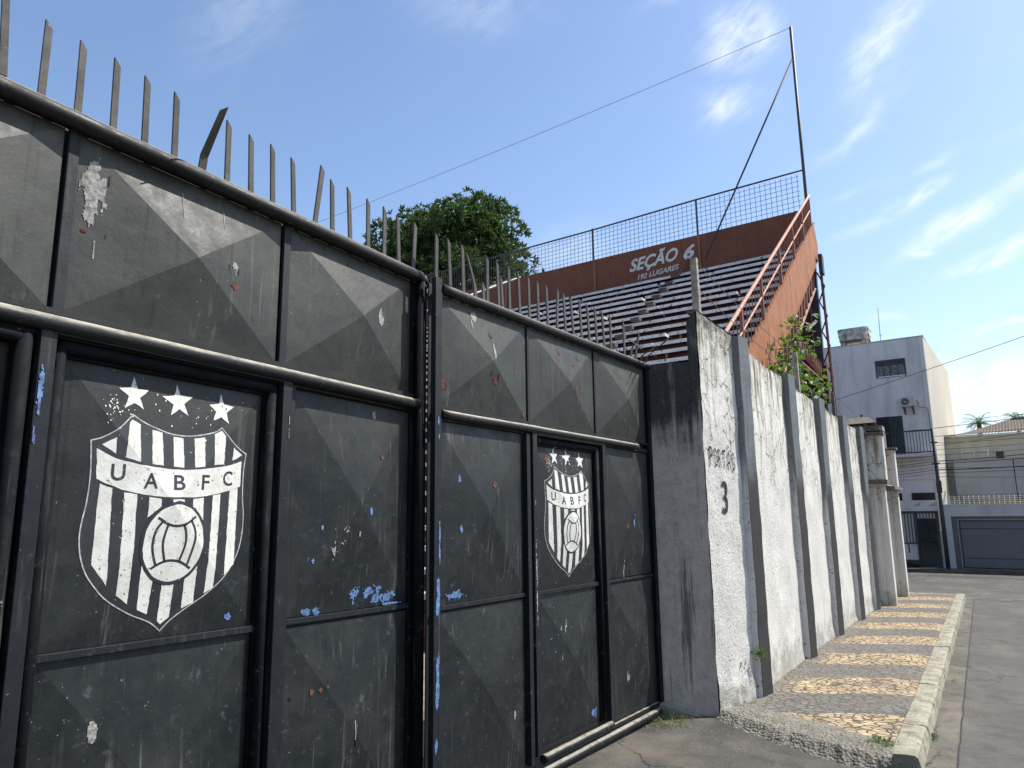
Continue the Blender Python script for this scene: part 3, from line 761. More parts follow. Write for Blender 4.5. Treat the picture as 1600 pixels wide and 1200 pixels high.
def spike(leaf, parent, t0, z0, t1, z1, n0=.045, n1=None, wd=.025, flip=False, bend=.05, seed=0):
    n1 = n0 if n1 is None else n1; mb = MB(); th = .010
    pts = [(t0, n0, z0 - .02)]
    if abs(n1 - n0) > .02 or abs(t1 - t0) > .05: pts.append((t0 + (t1 - t0) * .12, n0 + (n1 - n0) * .1, z0 + (z1 - z0) * .22))
    pts.append((t1, n1, z1)); rg = []
    cut = .030 if not flip else -.03
    for i, (t, n, z) in enumerate(pts):
        z = leaf.flat(t, z); last = i == len(pts) - 1
        zl, zr = (z, z - cut) if last else (z, z)
        if last and flip: zl, zr = z + cut, z
        rg.append([leaf.P(t - wd / 2, n + th / 2, zl), leaf.P(t + wd / 2, n + th / 2, zr), leaf.P(t + wd / 2, n - th / 2, zr), leaf.P(t - wd / 2, n - th / 2, zl)])
    vs = [p for r_ in rg for p in r_]; fs = [(i * 4 + j, i * 4 + (j + 1) % 4, i * 4 + 4 + (j + 1) % 4, i * 4 + 4 + j) for i in range(len(rg) - 1) for j in range(4)]
    fs += [(3, 2, 1, 0), tuple(len(vs) - 4 + j for j in range(4))]
    mb.add(vs, fs); o = mb.obj('spike', M_spike, parent); return o


SP1 = [(.959,1.520,.935,1.879),(1.082,1.513,1.082,1.786),(1.208,1.507,1.205,1.777),(1.341,1.501,1.334,1.779),(1.468,1.496,1.459,1.770),(1.598,1.492,1.589,1.767),(1.726,1.486,1.75,1.76),(1.853,1.481,1.846,1.763),(1.982,1.473,1.967,1.750),(2.107,1.470,2.090,1.757),(2.235,1.465,2.215,1.742),(2.370,1.462,2.409,1.784),(2.493,1.459,2.479,1.734),(2.623,1.452,2.600,1.738),(2.759,1.448,2.752,1.730),(2.889,1.447,2.887,1.734),(3.016,1.443,3.001,1.724),(3.146,1.442,3.161,1.736)]
SP2 = [(-2.955,1.389,-2.952,1.668),(-2.825,1.391,-2.842,1.674),(-2.695,1.386,-2.708,1.673),(-2.573,1.383,-2.660,1.636),(-2.489,1.373,-2.495,1.481),(-2.448,1.374,-2.449,1.671),(-2.321,1.373,-2.339,1.667),(-2.278,1.369,-2.297,1.578),(-2.196,1.365,-2.206,1.672),(-2.074,1.365,-2.091,1.666),(-1.955,1.363,-1.963,1.663),(-1.839,1.369,-1.847,1.659),(-1.711,1.376,-1.727,1.661),(-1.586,1.378,-1.565,1.671),(-1.462,1.373,-1.481,1.656),(-1.342,1.374,-1.377,1.650),(-1.213,1.370,-1.238,1.652),(-1.090,1.370,-1.115,1.648),(-.963,1.367,-.987,1.650),(-.836,1.366,-.861,1.648),(-.717,1.366,-.719,1.643),(-.466,1.364,-.467,1.645)]

# ---- leaf 1 (near): sheet plane X = -2.70
L1 = Leaf((-2.70, 0, 0), 0, -.025, 2.0)
T1 = thing('gate_leaf', (-2.68, 1.3, -1.62), 'near leaf of the black steel gate, larger in view, its wicket door carrying the bigger crest', 'gate', 'leaves of the stadium gate')
def hp(leaf, mb, t0, t1, n, z, r, mi=0, seg=14):      # horizontal pipe, slightly wavy
    K = 24; mb.tube([leaf.P(t0 + (t1 - t0) * k / K, n + .0015 * noise.noise(Vector((k * .7, z, 1))), z + .003 * noise.noise(Vector((k * .35, z, 5)))) for k in range(K + 1)], r, seg, mi)
def vp(leaf, mb, t, n, z0, z1, r, mi=0): mb.tube([leaf.P(t, n, z0), leaf.P(t, n, z1)], r, 12, mi)
S0 = -1.6      # the leaf runs on behind the camera
def part(name, parent, fn, m_, bevel=0): mb_ = MB(); fn(mb_); return mb_.obj(name, m_, parent, bevel)

part('backing_sheet', T1, lambda m: (L1.box(m, S0, 3.22, -.034, -.026, -1.60, 1.47)), M_black)
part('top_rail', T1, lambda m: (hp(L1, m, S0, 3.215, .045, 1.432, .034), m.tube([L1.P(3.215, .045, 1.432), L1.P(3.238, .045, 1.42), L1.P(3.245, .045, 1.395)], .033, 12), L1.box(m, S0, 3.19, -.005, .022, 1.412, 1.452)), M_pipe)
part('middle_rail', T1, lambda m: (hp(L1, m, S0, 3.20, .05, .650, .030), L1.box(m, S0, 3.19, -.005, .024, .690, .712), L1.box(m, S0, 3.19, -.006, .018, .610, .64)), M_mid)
part('end_stile', T1, lambda m: (vp(L1, m, 3.232, .040, -1.60, 1.41, .034), L1.box(m, 3.176, 3.262, -.03, .006, -1.60, 1.41)), M_tubef)
for t in (.19, 1.205, 2.213):
    part('mullion', T1, lambda m: L1.box(m, t, t + .040, -.006, .014, .712, 1.412), M_frame, .003)
for a, b in ((-1.58, -.88), (-.84, .18), (.240, 1.192), (1.250, 2.200), (2.258, 3.172)):
    L1.panel(a, b, .716, 1.408, 0, .072, T1)
# left fixed bay
part('bay_frame', T1, lambda m: (vp(L1, m, 1.122, .028, -1.6, .60, .026), hp(L1, m, .14, 1.12, .028, .588, .024), L1.box(m, 1.100, 1.150, -.02, .004, -1.6, .62), L1.box(m, .10, .16, -.006, .05, -1.6, .62)), M_tubef)
L1.panel(.165, 1.095, -.48, .565, -.02, .045, T1); L1.panel(.165, 1.095, -1.58, -.512, -.02, .045, T1)
for a, b in ((-.9, .09), (-1.58, -.94)): L1.panel(a, b, -.48, .60, 0, .05, T1); L1.panel(a, b, -1.58, -.512, 0, .05, T1)
part('cross_bar', T1, lambda m: L1.box(m, S0, 1.095, -.01, .012, -.508, -.484), M_frame)
# right fixed bay
L1.panel(2.325, 3.170, -.468, .598, 0, .058, T1); L1.panel(2.325, 3.170, -1.58, -.512, 0, .058, T1)
part('cross_bar', T1, lambda m: L1.box(m, 2.322, 3.178, -.004, .013, -.498, -.472), M_frame, .002)
part('angle_strip', T1, lambda m: L1.box(m, 2.290, 2.316, -.006, .022, -1.6, .61), M_frame, .002)
# wicket door of leaf 1
def wicket(leaf, parent, o0, o1, ztop, zbot, zbar, nf, tr, name='wicket_door'):
    """outer frame o0..o1, inner tube frame, two folded panels, cross bar"""
    fr = MB(); w_ = .054
    leaf.box(fr, o0, o0 + w_, -.02, nf, zbot, ztop); leaf.box(fr, o1 - w_, o1, -.02, nf, zbot, ztop); leaf.box(fr, o0 + w_, o1 - w_, -.02, nf, ztop - w_, ztop)
    door = fr.obj(name, M_frame, parent, .003)
    i0, i1, it = o0 + w_, o1 - w_, ztop - w_
    tb = MB(); r = tr
    vp(leaf, tb, i0 + r + .006, nf - .045, zbot + .01, it - r - .006, r); vp(leaf, tb, i1 - r - .010, nf - .045, zbot + .01, it - r - .006, r); hp(leaf, tb, i0 + r, i1 - r, nf - .045, it - r - .006, r)
    a = MB(); 
    p0, p1, pt = i0 + 2 * r + .012, i1 - 2 * r - .012, it - 2 * r - .012
    leaf.box(tb, p0 - .022, p0 + .004, -.03, -.006, zbot, pt); leaf.box(tb, p1 - .004, p1 + .022, -.03, -.006, zbot, pt); leaf.box(tb, p0, p1, -.03, -.006, pt - .006, pt + .022)
    x = tb.obj('inner_frame', M_tubef, door)
    leaf.panel(p0 + .006, p1 - .006, zbar, pt - .010, -.022, .056, door); leaf.panel(p0 + .006, p1 - .006, zbot + .02, zbar - .032, -.022, .056, door)
    m2 = MB(); leaf.box(m2, p0, p1, -.024, .0, zbar - .029, zbar - .002); m2.obj('cross_bar', M_frame, door, .002)
    return door
W1 = wicket(L1, T1, 1.163, 2.270, .668, -1.58, -.478, .052, .024)
crest(L1, lambda a, b: (a, b), W1)
for i, (a, b, c_, d) in enumerate(SP1):
    if i == 6: spike(L1, T1, a, b, 1.69, 1.70, .045, .23, flip=True, wd=.034)
    else: spike(L1, T1, a, b, c_, d, flip=False)
T1['label'] = 'near leaf of the black gate, larger in view, with the bigger crest'
for k in range(1, 9): spike(L1, T1, .959 - k * .128, 1.52 + k * .003, .955 - k * .128, 1.80 + k * .003)

# ---- leaf 2 (far)
L2 = Leaf((-2.40, 6.19, 0), R(3.56), -.010, -2.0)
T2 = thing('gate_leaf', (-2.49, 4.7, -1.70), 'far leaf of the black steel gate, hinged on the mouldy pillar, with the smaller crest', 'gate', 'leaves of the stadium gate')
part('backing_sheet', T2, lambda m: L2.box(m, -2.955, -.03, -.034, -.026, -1.63, 1.36), M_black)
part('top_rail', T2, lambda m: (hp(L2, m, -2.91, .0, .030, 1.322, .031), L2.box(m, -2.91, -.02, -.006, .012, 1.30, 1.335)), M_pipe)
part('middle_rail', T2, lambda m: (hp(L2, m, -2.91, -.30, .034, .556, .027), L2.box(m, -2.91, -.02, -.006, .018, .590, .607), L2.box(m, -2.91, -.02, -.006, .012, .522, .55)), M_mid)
part('meeting_stile', T2, lambda m: L2.box(m, -2.972, -2.914, .012, .046, -1.60, 1.378), M_frame, .003)
part('hinge_stile', T2, lambda m: (L2.box(m, -.045, .02, -.02, .030, -1.62, 1.31), vp(L2, m, .022, -.01, -1.62, 1.31, .022)), M_tubef)
for t in (-1.965, -1.0):
    part('mullion', T2, lambda m: L2.box(m, t, t + .026, -.006, .010, .607, 1.30), M_frame, .002)
for a, b in ((-2.906, -1.975), (-1.934, -1.010), (-.970, -.050)): L2.panel(a, b, .611, 1.294, 0, .072, T2)
L2.panel(-2.906, -2.03, -.535, .515, 0, .058, T2); L2.panel(-2.906, -2.03, -1.61, -.575, 0, .058, T2)
L2.panel(-.862, -.050, -.535, .515, 0, .058, T2); L2.panel(-.862, -.050, -1.60, -.575, 0, .058, T2)
part('cross_bar', T2, lambda m: L2.box(m, -2.906, -2.025, -.004, .014, -.562, -.537), M_frame, .002)
part('cross_bar', T2, lambda m: L2.box(m, -.866, -.048, -.004, .014, -.566, -.545), M_frame, .002)
part('angle_strip', T2, lambda m: L2.box(m, -2.025, -1.985, -.03, .036, -1.6, .52), M_frame); part('angle_strip', T2, lambda m: L2.box(m, -.905, -.872, -.006, .02, -1.6, .52), M_frame)
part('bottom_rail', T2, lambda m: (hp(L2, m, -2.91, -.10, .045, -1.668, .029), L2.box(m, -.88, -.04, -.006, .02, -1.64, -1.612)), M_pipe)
W2 = wicket(L2, T2, -1.962, -.905, .570, -1.56, -.542, .044, .022)
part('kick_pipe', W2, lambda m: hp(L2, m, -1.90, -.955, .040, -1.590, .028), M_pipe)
crest(L2, lambda a, b: (-1.750 + (a - 1.39) * .946, .208 + (b - .277) * .954), W2)
for i, (a, b, c_, d) in enumerate(SP2): spike(L2, T2, a, b, c_, d, n0=.03)
for a, b, c_, d, n1 in ((-.340, 1.369, -.30, 1.56, .10), (-.237, 1.369, -.21, 1.60, .06), (-.131, 1.375, -.28, 1.42, .22), (-.05, 1.35, -.22, 1.50, .34), (-.40, 1.50, -.15, 1.47, .05)): spike(L2, T2, a, b, c_, d, n0=.03, n1=n1, flip=True)

# ---- wear
for leaf, T_, k in ((L1, T1, 1), (L2, T2, 2)):
    bl, ru, ho, ba = MB(), MB(), MB(), MB()
    ru.starts, ho.starts = [], []
    if k == 1:
        for i, a in enumerate(((2.348, -.500, 2.60, -.425), (2.62, -.495, 3.12, -.34), (2.78, -.49, 3.16, -.41), (1.999, -.462, 2.052, -.400), (2.813, -.03, 2.845, .035), (2.450, -.253, 2.476, -.207), (2.50, -.10, 2.52, -.05))): leaf.chips(bl, *a, thr=(.66, .82, .6)[i] if i < 3 else .35, seed=i)
        leaf.chips(bl, 2.90, -.497, 3.14, -.474, thr=.3, seed=8, n=.0135, cell=.003)
        leaf.chips(bl, 1.165, .30, 1.19, .545, thr=.15, seed=9, n=.053); leaf.chips(bl, 1.163, .10, 1.18, .5, thr=.6, seed=10, n=.053)
        leaf.chips(ba, 1.25, 1.04, 1.37, 1.40, thr=.34, seed=20, zs=.45); leaf.chips(ba, 2.836, 1.0, 2.908, 1.14, thr=.52, seed=21, zs=.5)
        leaf.chips(ba, 2.86, .48, 2.905, .56, thr=.5, seed=22, zs=.5); leaf.chips(ba, 1.457, -.80, 1.505, -.705, thr=.1, seed=23); leaf.chips(ba, 1.885, 1.03, 1.955, 1.13, thr=.62, seed=24)
        leaf.chips(ba, 2.35, -.35, 2.95, .13, thr=1.32, seed=25, cell=.005, zs=.6); leaf.chips(ba, 2.735, -1.12, 2.75, -.98, thr=.25, seed=26, zs=.4); leaf.chips(ba, 1.32, .93, 1.335, 1.05, thr=.2, seed=27, zs=.2)
        leaf.chips(ba, 2.25, .25, 2.262, .50, thr=.62, seed=28, n=.053, zs=.5)
        for i, a in enumerate(((1.900, .975, 1.958, 1.03), (2.63, 1.30, 2.66, 1.335), (2.905, .278, 2.94, .311), (2.463, -.85, 2.50, -.80), (2.51, -.842, 2.55, -.81), (2.56, -.835, 2.582, -.805), (2.824, -.988, 2.843, -.963), (2.76, -1.185, 2.785, -1.13), (1.27, 1.045, 1.31, 1.07))): leaf.chips(ru, *a, thr=.25, seed=30 + i, off=.003)
        for i, a in enumerate(((1.885, 1.055, 1.90, 1.10), (1.94, 1.05, 1.955, 1.10), (1.355, 1.236, 1.37, 1.32), (2.237, .76, 2.266, .802), (2.351, -.842, 2.380, -.814), (1.36, 1.04, 1.372, 1.075), (2.64, 1.315, 2.665, 1.345), (2.74, -1.14, 2.765, -1.05))): leaf.chips(ho, *a, thr=.25, seed=40 + i, off=.004)
        for i, t in enumerate((1.66, 1.86, 2.42, 2.44, 2.52, 2.545, 2.72, 2.79, 2.86, 3.05)): leaf.chips(ba, t, .40 + .05 * (i % 3), t + .008, .60, thr=.25, seed=60 + i, zs=.1) if i > 1 else leaf.chips(ba, t, 1.22, t + .012, 1.38, thr=.25, seed=60 + i, zs=.1)
    else:
        for i, a in enumerate(((-2.905, -.535, -2.56, -.43), (-2.745, .165, -2.712, .225), (-2.733, -.136, -2.692, -.061), (-.483, -.186, -.413, -.025), (-1.20, -1.52, -1.07, -1.44), (-1.86, -1.15, -1.40, -.66))): leaf.chips(bl, *a, thr=(.72, .2, .5, .5, .5, 1.42)[i], seed=100 + i)
        for i, a in enumerate(((-2.94, -.35, -2.918, .10), (-2.965, -.70, -2.918, -.30), (-2.962, -1.10, -2.918, -.72), (-2.968, -1.32, -2.93, -1.16), (-2.96, .47, -2.93, .56), (-2.95, .40, -2.925, .45))): leaf.chips(bl, *a, thr=.25, seed=110 + i, n=.0465, zs=.35)
        leaf.chips(bl, -1.955, -.52, -1.925, -.38, thr=.3, seed=120, n=.045); leaf.chips(bl, -1.118, -1.56, -1.085, -1.42, thr=.2, seed=121)
        for i, a in enumerate(((-2.90, .696, -2.835, .81), (-2.43, .80, -2.355, .87), (-1.580, 1.137, -1.53, 1.196), (-1.602, 1.09, -1.58, 1.119), (-1.398, 1.086, -1.36, 1.113), (-1.30, 1.145, -1.26, 1.195), (-1.39, .88, -1.35, .952), (-2.045, .622, -2.0, .69), (-2.425, .133, -2.375, .192), (-1.755, .33, -1.68, .40), (-.585, -.172, -.54, -.103), (-2.63, 1.225, -2.59, 1.26))): leaf.chips(ru, *a, thr=.12, seed=130 + i, off=.003)
        for i, a in enumerate(((-2.915, .72, -2.895, .82), (-2.85, .70, -2.83, .79), (-2.45, .85, -2.43, .905), (-2.375, .81, -2.352, .90), (-2.45, 1.108, -2.39, 1.16), (-2.055, .65, -2.035, .71), (-1.60, 1.17, -1.585, 1.20), (-1.40, .87, -1.385, .90), (-1.44, .33, -1.39, .375))): leaf.chips(ho, *a, thr=.3, seed=150 + i, off=.004)
        for i, a in enumerate(((-2.62, 1.18, -2.54, 1.28), (-2.43, .92, -2.39, 1.12), (-2.41, .70, -2.40, .80), (-2.20, -1.298, -2.165, -1.22), (-.68, -1.43, -.60, -1.22), (-.62, -1.0, -.56, .1), (-2.3, -.1, -2.2, .2), (-1.86, -1.2, -1.2, -.6), (-2.62, 1.10, -2.60, 1.25), (-1.9, -.3, -1.87, .3), (-1.60, 1.0, -1.595, 1.13), (-1.36, .99, -1.35, 1.08))): leaf.chips(ba, *a, thr=(.45, .75, .2, .1, .8, 1.1, 1.1, 1.35, .5, 1.0, .3, .4)[i], seed=170 + i, zs=.4)
        leaf.chips(ba, -1.96, -1.2, -1.93, .3, thr=.85, seed=190, n=.045, zs=.4)
    for m_, nm, mt in ((bl, 'peeling_blue_paint', M_blue), (ru, 'rust_patch', M_rust), (ho, 'rust_hole', M_black), (ba, 'bare_patch', M_bare)):
        if hasattr(m_, 'starts'):          # every rust spot or hole is a part of its own
            ed = m_.starts + [(len(m_.v), len(m_.f))]
            for (va, fa), (vb, fb) in zip(ed, ed[1:]):
                if fb > fa: one = MB(); one.add(m_.v[va:vb], [[i - va for i in f] for f in m_.f[fa:fb]]); one.obj(nm, mt, T_)
        elif m_.f: m_.obj(nm, mt, T_)

# ------------------------------------------------------------------ pillar at the hinge and the street wall
def rough_prism(mb, poly, z0, z1, seg=.12, amp=.010, mi=0, closed=True, top=True, seed=0, wav=0.):
    """upright faces subdivided and roughened; z0/z1 functions of (x,y)"""
    n = len(poly); ring = []
    for i in range(n if closed else n - 1):
        a, b = Vector(poly[i]), Vector(poly[(i + 1) % n]); k = max(1, int((b - a).length / seg))
        for j in range(k): ring.append(a + (b - a) * j / k)
    if not closed: ring.append(Vector(poly[-1]))
    H_ = 30; m_ = len(ring); vs = []
    cx = sum(p.x for p in ring) / m_; cy = sum(p.y for p in ring) / m_
    for h in range(H_ + 1):
        t = h / H_
        for p in ring:
            a, b = z0(p.x, p.y), z1(p.x, p.y)
            if h == H_: b += wav * noise.noise(Vector((p.x * 5, p.y * 5, seed)))
            z = a + (b - a) * t; q_ = Vector((p.x * 3.1, p.y * 3.1, z * 3.1 + seed)); d = noise.noise(q_) * amp + noise.noise(q_ * 4) * amp * .5
            o_ = Vector((p.x - cx, p.y - cy)); o_ = o_.normalized() if o_.length else o_
            sh = -.012 if h == H_ else 0
            vs.append((p.x + o_.x * (d + sh), p.y + o_.y * (d + sh), z))
    fs = []
    for h in range(H_):
        for i in range(m_ if closed else m_ - 1): fs.append((h * m_ + i, h * m_ + (i + 1) % m_, (h + 1) * m_ + (i + 1) % m_, (h + 1) * m_ + i))
    if top and closed: fs.append([H_ * m_ + i for i in range(m_)])
    mb.add(vs, fs, mi)

gp = lambda x, y: -1.72 + gz(y)
TW = thing('boundary_wall', (-1.9, 11, -1.85), 'mouldy whitewashed roughcast wall with black pilasters along the pavement', 'wall')
TP = thing('gate_pillar', (-2.2, 6.5, -1.75), 'black-stained rendered pillar between the gate and the PORTAO 3 wall', 'pillar')
mb = MB(); rough_prism(mb, [(-2.43, 6.255), (-1.948, 6.376), (-1.99, 7.0), (-2.45, 7.0)], gp, lambda x, y: 1.345 + .02 * (y - 6.5), .06, .009, seed=2, wav=.03)
mb.obj('pillar_shaft', M_pillar, TP)
mb = MB(); rough_prism(mb, [(-2.035, 6.36), (-1.95, 6.38), (-1.99, 6.98), (-2.20, 6.98)], lambda x, y: 1.30, lambda x, y: 1.80 + .9 * min(0., (x + 1.97)) - .17 * (y - 6.4), .05, .009, seed=4, wav=.04)
mb.obj('pillar_block', M_pillar, TP)
# end panel (with the lettering) runs from the pillar corner to the first pilaster
E0 = Vector((-1.94, 6.38)); E1 = Vector((-1.805, 7.085))
def etop(y): return 1.84 - .17 * (y - 6.38)
mb = MB(); nu, nv = 26, 120; vs = []; nrm = Vector((E1.y - E0.y, -(E1.x - E0.x))).normalized()
for j in range(nv + 1):
    for i in range(nu + 1):
        u = i / nu; p = E0 + (E1 - E0) * u; zb = -1.72 + gz(p.y); zt = etop(p.y) + .03 * noise.noise(Vector((u * 6, 2, 2)))
        z = zb + (zt - zb) * j / nv; q_ = Vector((p.x * 4, p.y * 4, z * 4))
        d = noise.noise(q_) * .010 + noise.noise(q_ * 5) * .004
        zz = z + G * p.y; d += .055 * math.exp(-((zz + 1.48) / .16) ** 2) * (math.exp(-((u - .55) / .38) ** 2)) * (1 + .5 * noise.noise(q_ * 3))
        if j == nv: d -= .015
        vs.append((p.x + nrm.x * d, p.y + nrm.y * d, z))
fs = [(j * (nu + 1) + i, j * (nu + 1) + i + 1, (j + 1) * (nu + 1) + i + 1, (j + 1) * (nu + 1) + i) for j in range(nv) for i in range(nu)]
mb.add(vs, fs, sm=True)
# its coping and back
mb.add([(E0.x, E0.y, etop(E0.y) - .004), (E1.x, E1.y, etop(E1.y) - .004), (-2.02, 7.1, etop(7.1)), (-2.05, 6.38, etop(6.38))], [(0, 1, 2, 3)])
mb.add([(-2.03, 6.9, -1.9), (-2.03, 7.1, -1.9), (-2.02, 7.1, etop(7.1)), (-2.03, 6.9, etop(6.9))], [(0, 1, 2, 3)])
mb.obj('end_panel', M_wallA, TW)
def sub2d(vs, fs, cuts=3):
    bm = bmesh.new(); bv = [bm.verts.new((a, b, 0)) for a, b in vs]
    for f in fs:
        try: bm.faces.new([bv[i] for i in f])
        except ValueError: pass
    bmesh.ops.triangulate(bm, faces=bm.faces); bmesh.ops.subdivide_edges(bm, edges=bm.edges[:], cuts=cuts, use_grid_fill=True); bm.verts.index_update()
    o_ = ([(v.co.x, v.co.y) for v in bm.verts], [[v.index for v in f.verts] for f in bm.faces]); bm.free(); return o_
# lettering: PORTAO with tilde, 3
def on_end(u, z, off=.012): p = E0 + (E1 - E0) * u; return (p.x + nrm.x * off, p.y + nrm.y * off, z)
def on_end_d(u, z):
    p = E0 + (E1 - E0) * u; q_ = Vector((p.x * 4, p.y * 4, z * 4)); return on_end(u, z, noise.noise(q_) * .010 + noise.noise(q_ * 5) * .004 + .009)
M_ink = simple('faded_black_lettering', (.018, .019, .018), .9, var=.5, vs=60)
mb = MB()
for k, ch in enumerate('PORTÃO'):
    vs, fs, _ = text_mesh(ch, offset=-.002); vs, fs = sub2d(vs, fs); u0 = .118 + k * .118; hh = .178 if ch != 'Ã' else .235
    zb = .380 - .007 * k
    mb.add([on_end_d(u0 + .080 * a + (.006 * noise.noise(Vector((a * 3, b * 3, k)))), zb + hh * b) for a, b in vs], fs)
vs, fs, _ = text_mesh('3', offset=.006); vs, fs = sub2d(vs, fs); mb.add([on_end_d(.395 + .15 * a, -.055 + .30 * b) for a, b in vs], fs)
mb.obj('lettering', M_ink, TW)['label'] = 'faded black hand-painted PORTAO 3'
# wall panels and pilasters
ends = PIL + [(16.35, -1.52)]
for k in range(5):
    (ya, xa), (yb, xb) = ends[k], ends[k + 1]; ya += .22; mb = MB(); nu, nv = 34, 60; vs = []
    for j in range(nv + 1):
        for i in range(nu + 1):
            u = i / nu; y = ya + (yb + .02 - ya) * u; x = wx(y) - .074; zb = -1.70 + gz(y)
            zt = 1.86 + gz(y) + .035 * noise.noise(Vector((y * 1.7, 3, k))) + .012 * noise.noise(Vector((y * 9, 3, k))) - .03 * sin(pi * u)
            z = zb + (zt - zb) * j / nv; q_ = Vector((x * 3, y * 3, z * 3)); d = noise.noise(q_) * .012 + noise.noise(q_ * 4) * .004 - (.012 if j == nv else 0)
            zz = z - gz(y); d += .02 * math.exp(-((zz + 1.55) / .07) ** 2) * (1 + noise.noise(q_ * 4))
            vs.append((x + d, y, z))
    mb.add(vs, [(j * (nu + 1) + i, j * (nu + 1) + i + 1, (j + 1) * (nu + 1) + i + 1, (j + 1) * (nu + 1) + i) for j in range(nv) for i in range(nu)], sm=True)
    t_ = nv * (nu + 1)
    topv = [vs[t_ + i] for i in range(nu + 1)]; b0 = len(mb.v)
    mb.add(topv + [(-.17 + v[0], v[1], v[2] - .005) for v in topv] + [(-.18 + v[0], v[1], -2.2) for v in topv], [(i, i + 1, nu + 2 + i, nu + 1 + i) for i in range(nu)] + [(nu + 1 + i, nu + 2 + i, 2 * nu + 3 + i, 2 * nu + 2 + i) for i in range(nu)])
    mb.obj('wall_panel', M_wall, TW)
for k, (y, x) in enumerate(PIL):
    mb = MB(); wd = .25; H_ = 40; sec = [(x - .12, y - .005), (x - .004, y - .001), (x, y + .006), (x + .034, y + wd - .006), (x + .03, y + wd), (x - .12, y + wd)]
    vs = []
    for h in range(H_ + 1):
        for i, (a, b) in enumerate(sec):
            zb = -1.72 + gz(b); zt = 1.875 + gz(b) + (.02 if k else .0) - (.015 if i in (1, 4) else 0); z = zb + (zt - zb) * h / H_
            n_ = noise.noise(Vector((a * 4, b * 4, z * 4 + k))) * .007 + noise.noise(Vector((a * 17, b * 17, z * 17))) * .003
            vs.append((a + (n_ if i not in (0, 5) else 0), b + n_ * .5, z))
    fs = []; mi = []
    for h in range(H_):
        for i in range(5): fs.append((h * 6 + i, h * 6 + i + 1, (h + 1) * 6 + i + 1, (h + 1) * 6 + i)); mi.append(1 if i in (0, 4) else 0)
    b0 = len(mb.f); mb.add(vs, fs); mb.mi[b0:] = mi; mb.add([vs[H_ * 6 + i] for i in range(6)], [(0, 1, 2, 3, 4, 5)], 1)
    mb.obj('pilaster', [M_pilfront, M_pilside], TW)

# posts and wires on the wall
POSTS = [((-1.985, 6.56, 1.70), 2.40, M_conc, .035, 'tall cracked concrete fence post on the wall end beside the gate pillar'), ((-1.93, 11.15, 1.52), 2.30, M_conc, .04, 'concrete fence post standing in the vine on the wall'),
         ((-1.90, 14.55, 1.42), 2.16, M_concdk, .03, 'thin dark fence post on the wall between vine and white building'), ((-1.86, 18.8, 1.30), 2.16, M_concdk, .035, 'short dark fence post on the wall by the ribbed portal')]
for loc, zt, m_, hw, lab in POSTS:
    mb = MB(); K = 14; vs = []
    for h in range(K + 1):
        z = loc[2] + (zt - loc[2]) * h / K; r = hw * (1 - .15 * h / K)
        for sx, sy in ((-1, -1), (1, -1), (1, 1), (-1, 1)):
            n_ = noise.noise(Vector((sx * 3, sy * 3, z * 8))) * .007; vs.append((loc[0] + sx * (r + n_) + .02 * (h / K) ** 2 * 0, loc[1] + sy * (r + n_), z))
    mb.add(vs, [(h * 4 + i, h * 4 + (i + 1) % 4, h * 4 + 4 + (i + 1) % 4, h * 4 + 4 + i) for h in range(K) for i in range(4)] + [(K * 4, K * 4 + 1, K * 4 + 2, K * 4 + 3)])
    o = mb.obj('fence_post', m_); tag(o, lab, 'post', 'fence posts on the wall')
mb = MB()
def sag(a, b, s_, k=12): a, b = Vector(a), Vector(b); return [a + (b - a) * i / k - Vector((0, 0, s_ * 4 * (i / k) * (1 - i / k))) for i in range(k + 1)]
pw = [(-1.95, 6.5, None), (-1.93, 11.15, None), (-1.90, 14.55, None), (-1.86, 18.8, None)]
for zf in (.15, .55, .92):
    for k in range(3):
        a, b = POSTS[k], POSTS[k + 1]; za = a[0][2] + (a[1] - a[0][2]) * zf; zb = b[0][2] + (b[1] - b[0][2]) * zf
        mb.tube(sag((a[0][0] + .03, a[0][1], za), (b[0][0] + .03, b[0][1], zb), .06), .0035, 5)
o = mb.obj('barbed_wire', M_wire); tag(o, 'thin rusty wires strung between the fence posts above the wall', 'wire')

# ------------------------------------------------------------------ ribbed portal beyond the wall
TE = thing('entrance_portal', (-1.5, 17.3, -2.1), 'fluted grey entrance portal with stepped caps at the far end of the wall', 'portal')
def ribbed(mb, x0, x1, y0, y1, z0, z1, nr, mi=0):
    x1 -= .0; pts = [(x0, y1)]; w_ = (x1 - x0) / nr
    for k in range(nr):
        for j in range(7):
            t = j / 6; pts.append((x0 + w_ * (k + t), y0 + .02 - .022 * sin(pi * t) ** .7))
    pts.append((x1, y1)); mb.prism(pts, z0, z1, mi)
mb = MB(); ribbed(mb, -1.90, -1.315, 16.2, 16.55, -2.15, .42, 4); mb.obj('ribbed_pier', M_portal, TE)
mb = MB(); ribbed(mb, -1.86, -1.245, 18.4, 18.8, -2.2, .34, 4); mb.obj('ribbed_pier', M_portal, TE)
mb = MB(); ribbed(mb, -1.90, -1.262, 16.1, 16.5, .52, 1.42, 4); mb.obj('upper_fluting', M_portal, TE)
mb = MB(); ribbed(mb, -1.80, -1.225, 18.35, 18.8, .42, 1.25, 4); mb.obj('upper_fluting', M_portal, TE)
part('ledge', TE, lambda m: (m.box(-1.95, -1.245, 16.05, 16.7, .43, .515), m.box(-1.95, -1.16, 16.6, 18.85, .335, .40)), M_grime)
part('soffit', TE, lambda m: m.box(-1.9, -1.25, 16.05, 18.4, .40, .428), M_soffit)
part('cap', TE, lambda m: (m.box(-1.95, -1.23, 16.0, 16.4, 1.425, 1.475), m.box(-1.62, -1.17, 18.25, 18.7, 1.262, 1.31), m.box(-1.45, -1.34, 16.6, 18.1, 1.26, 1.62)), M_grime)
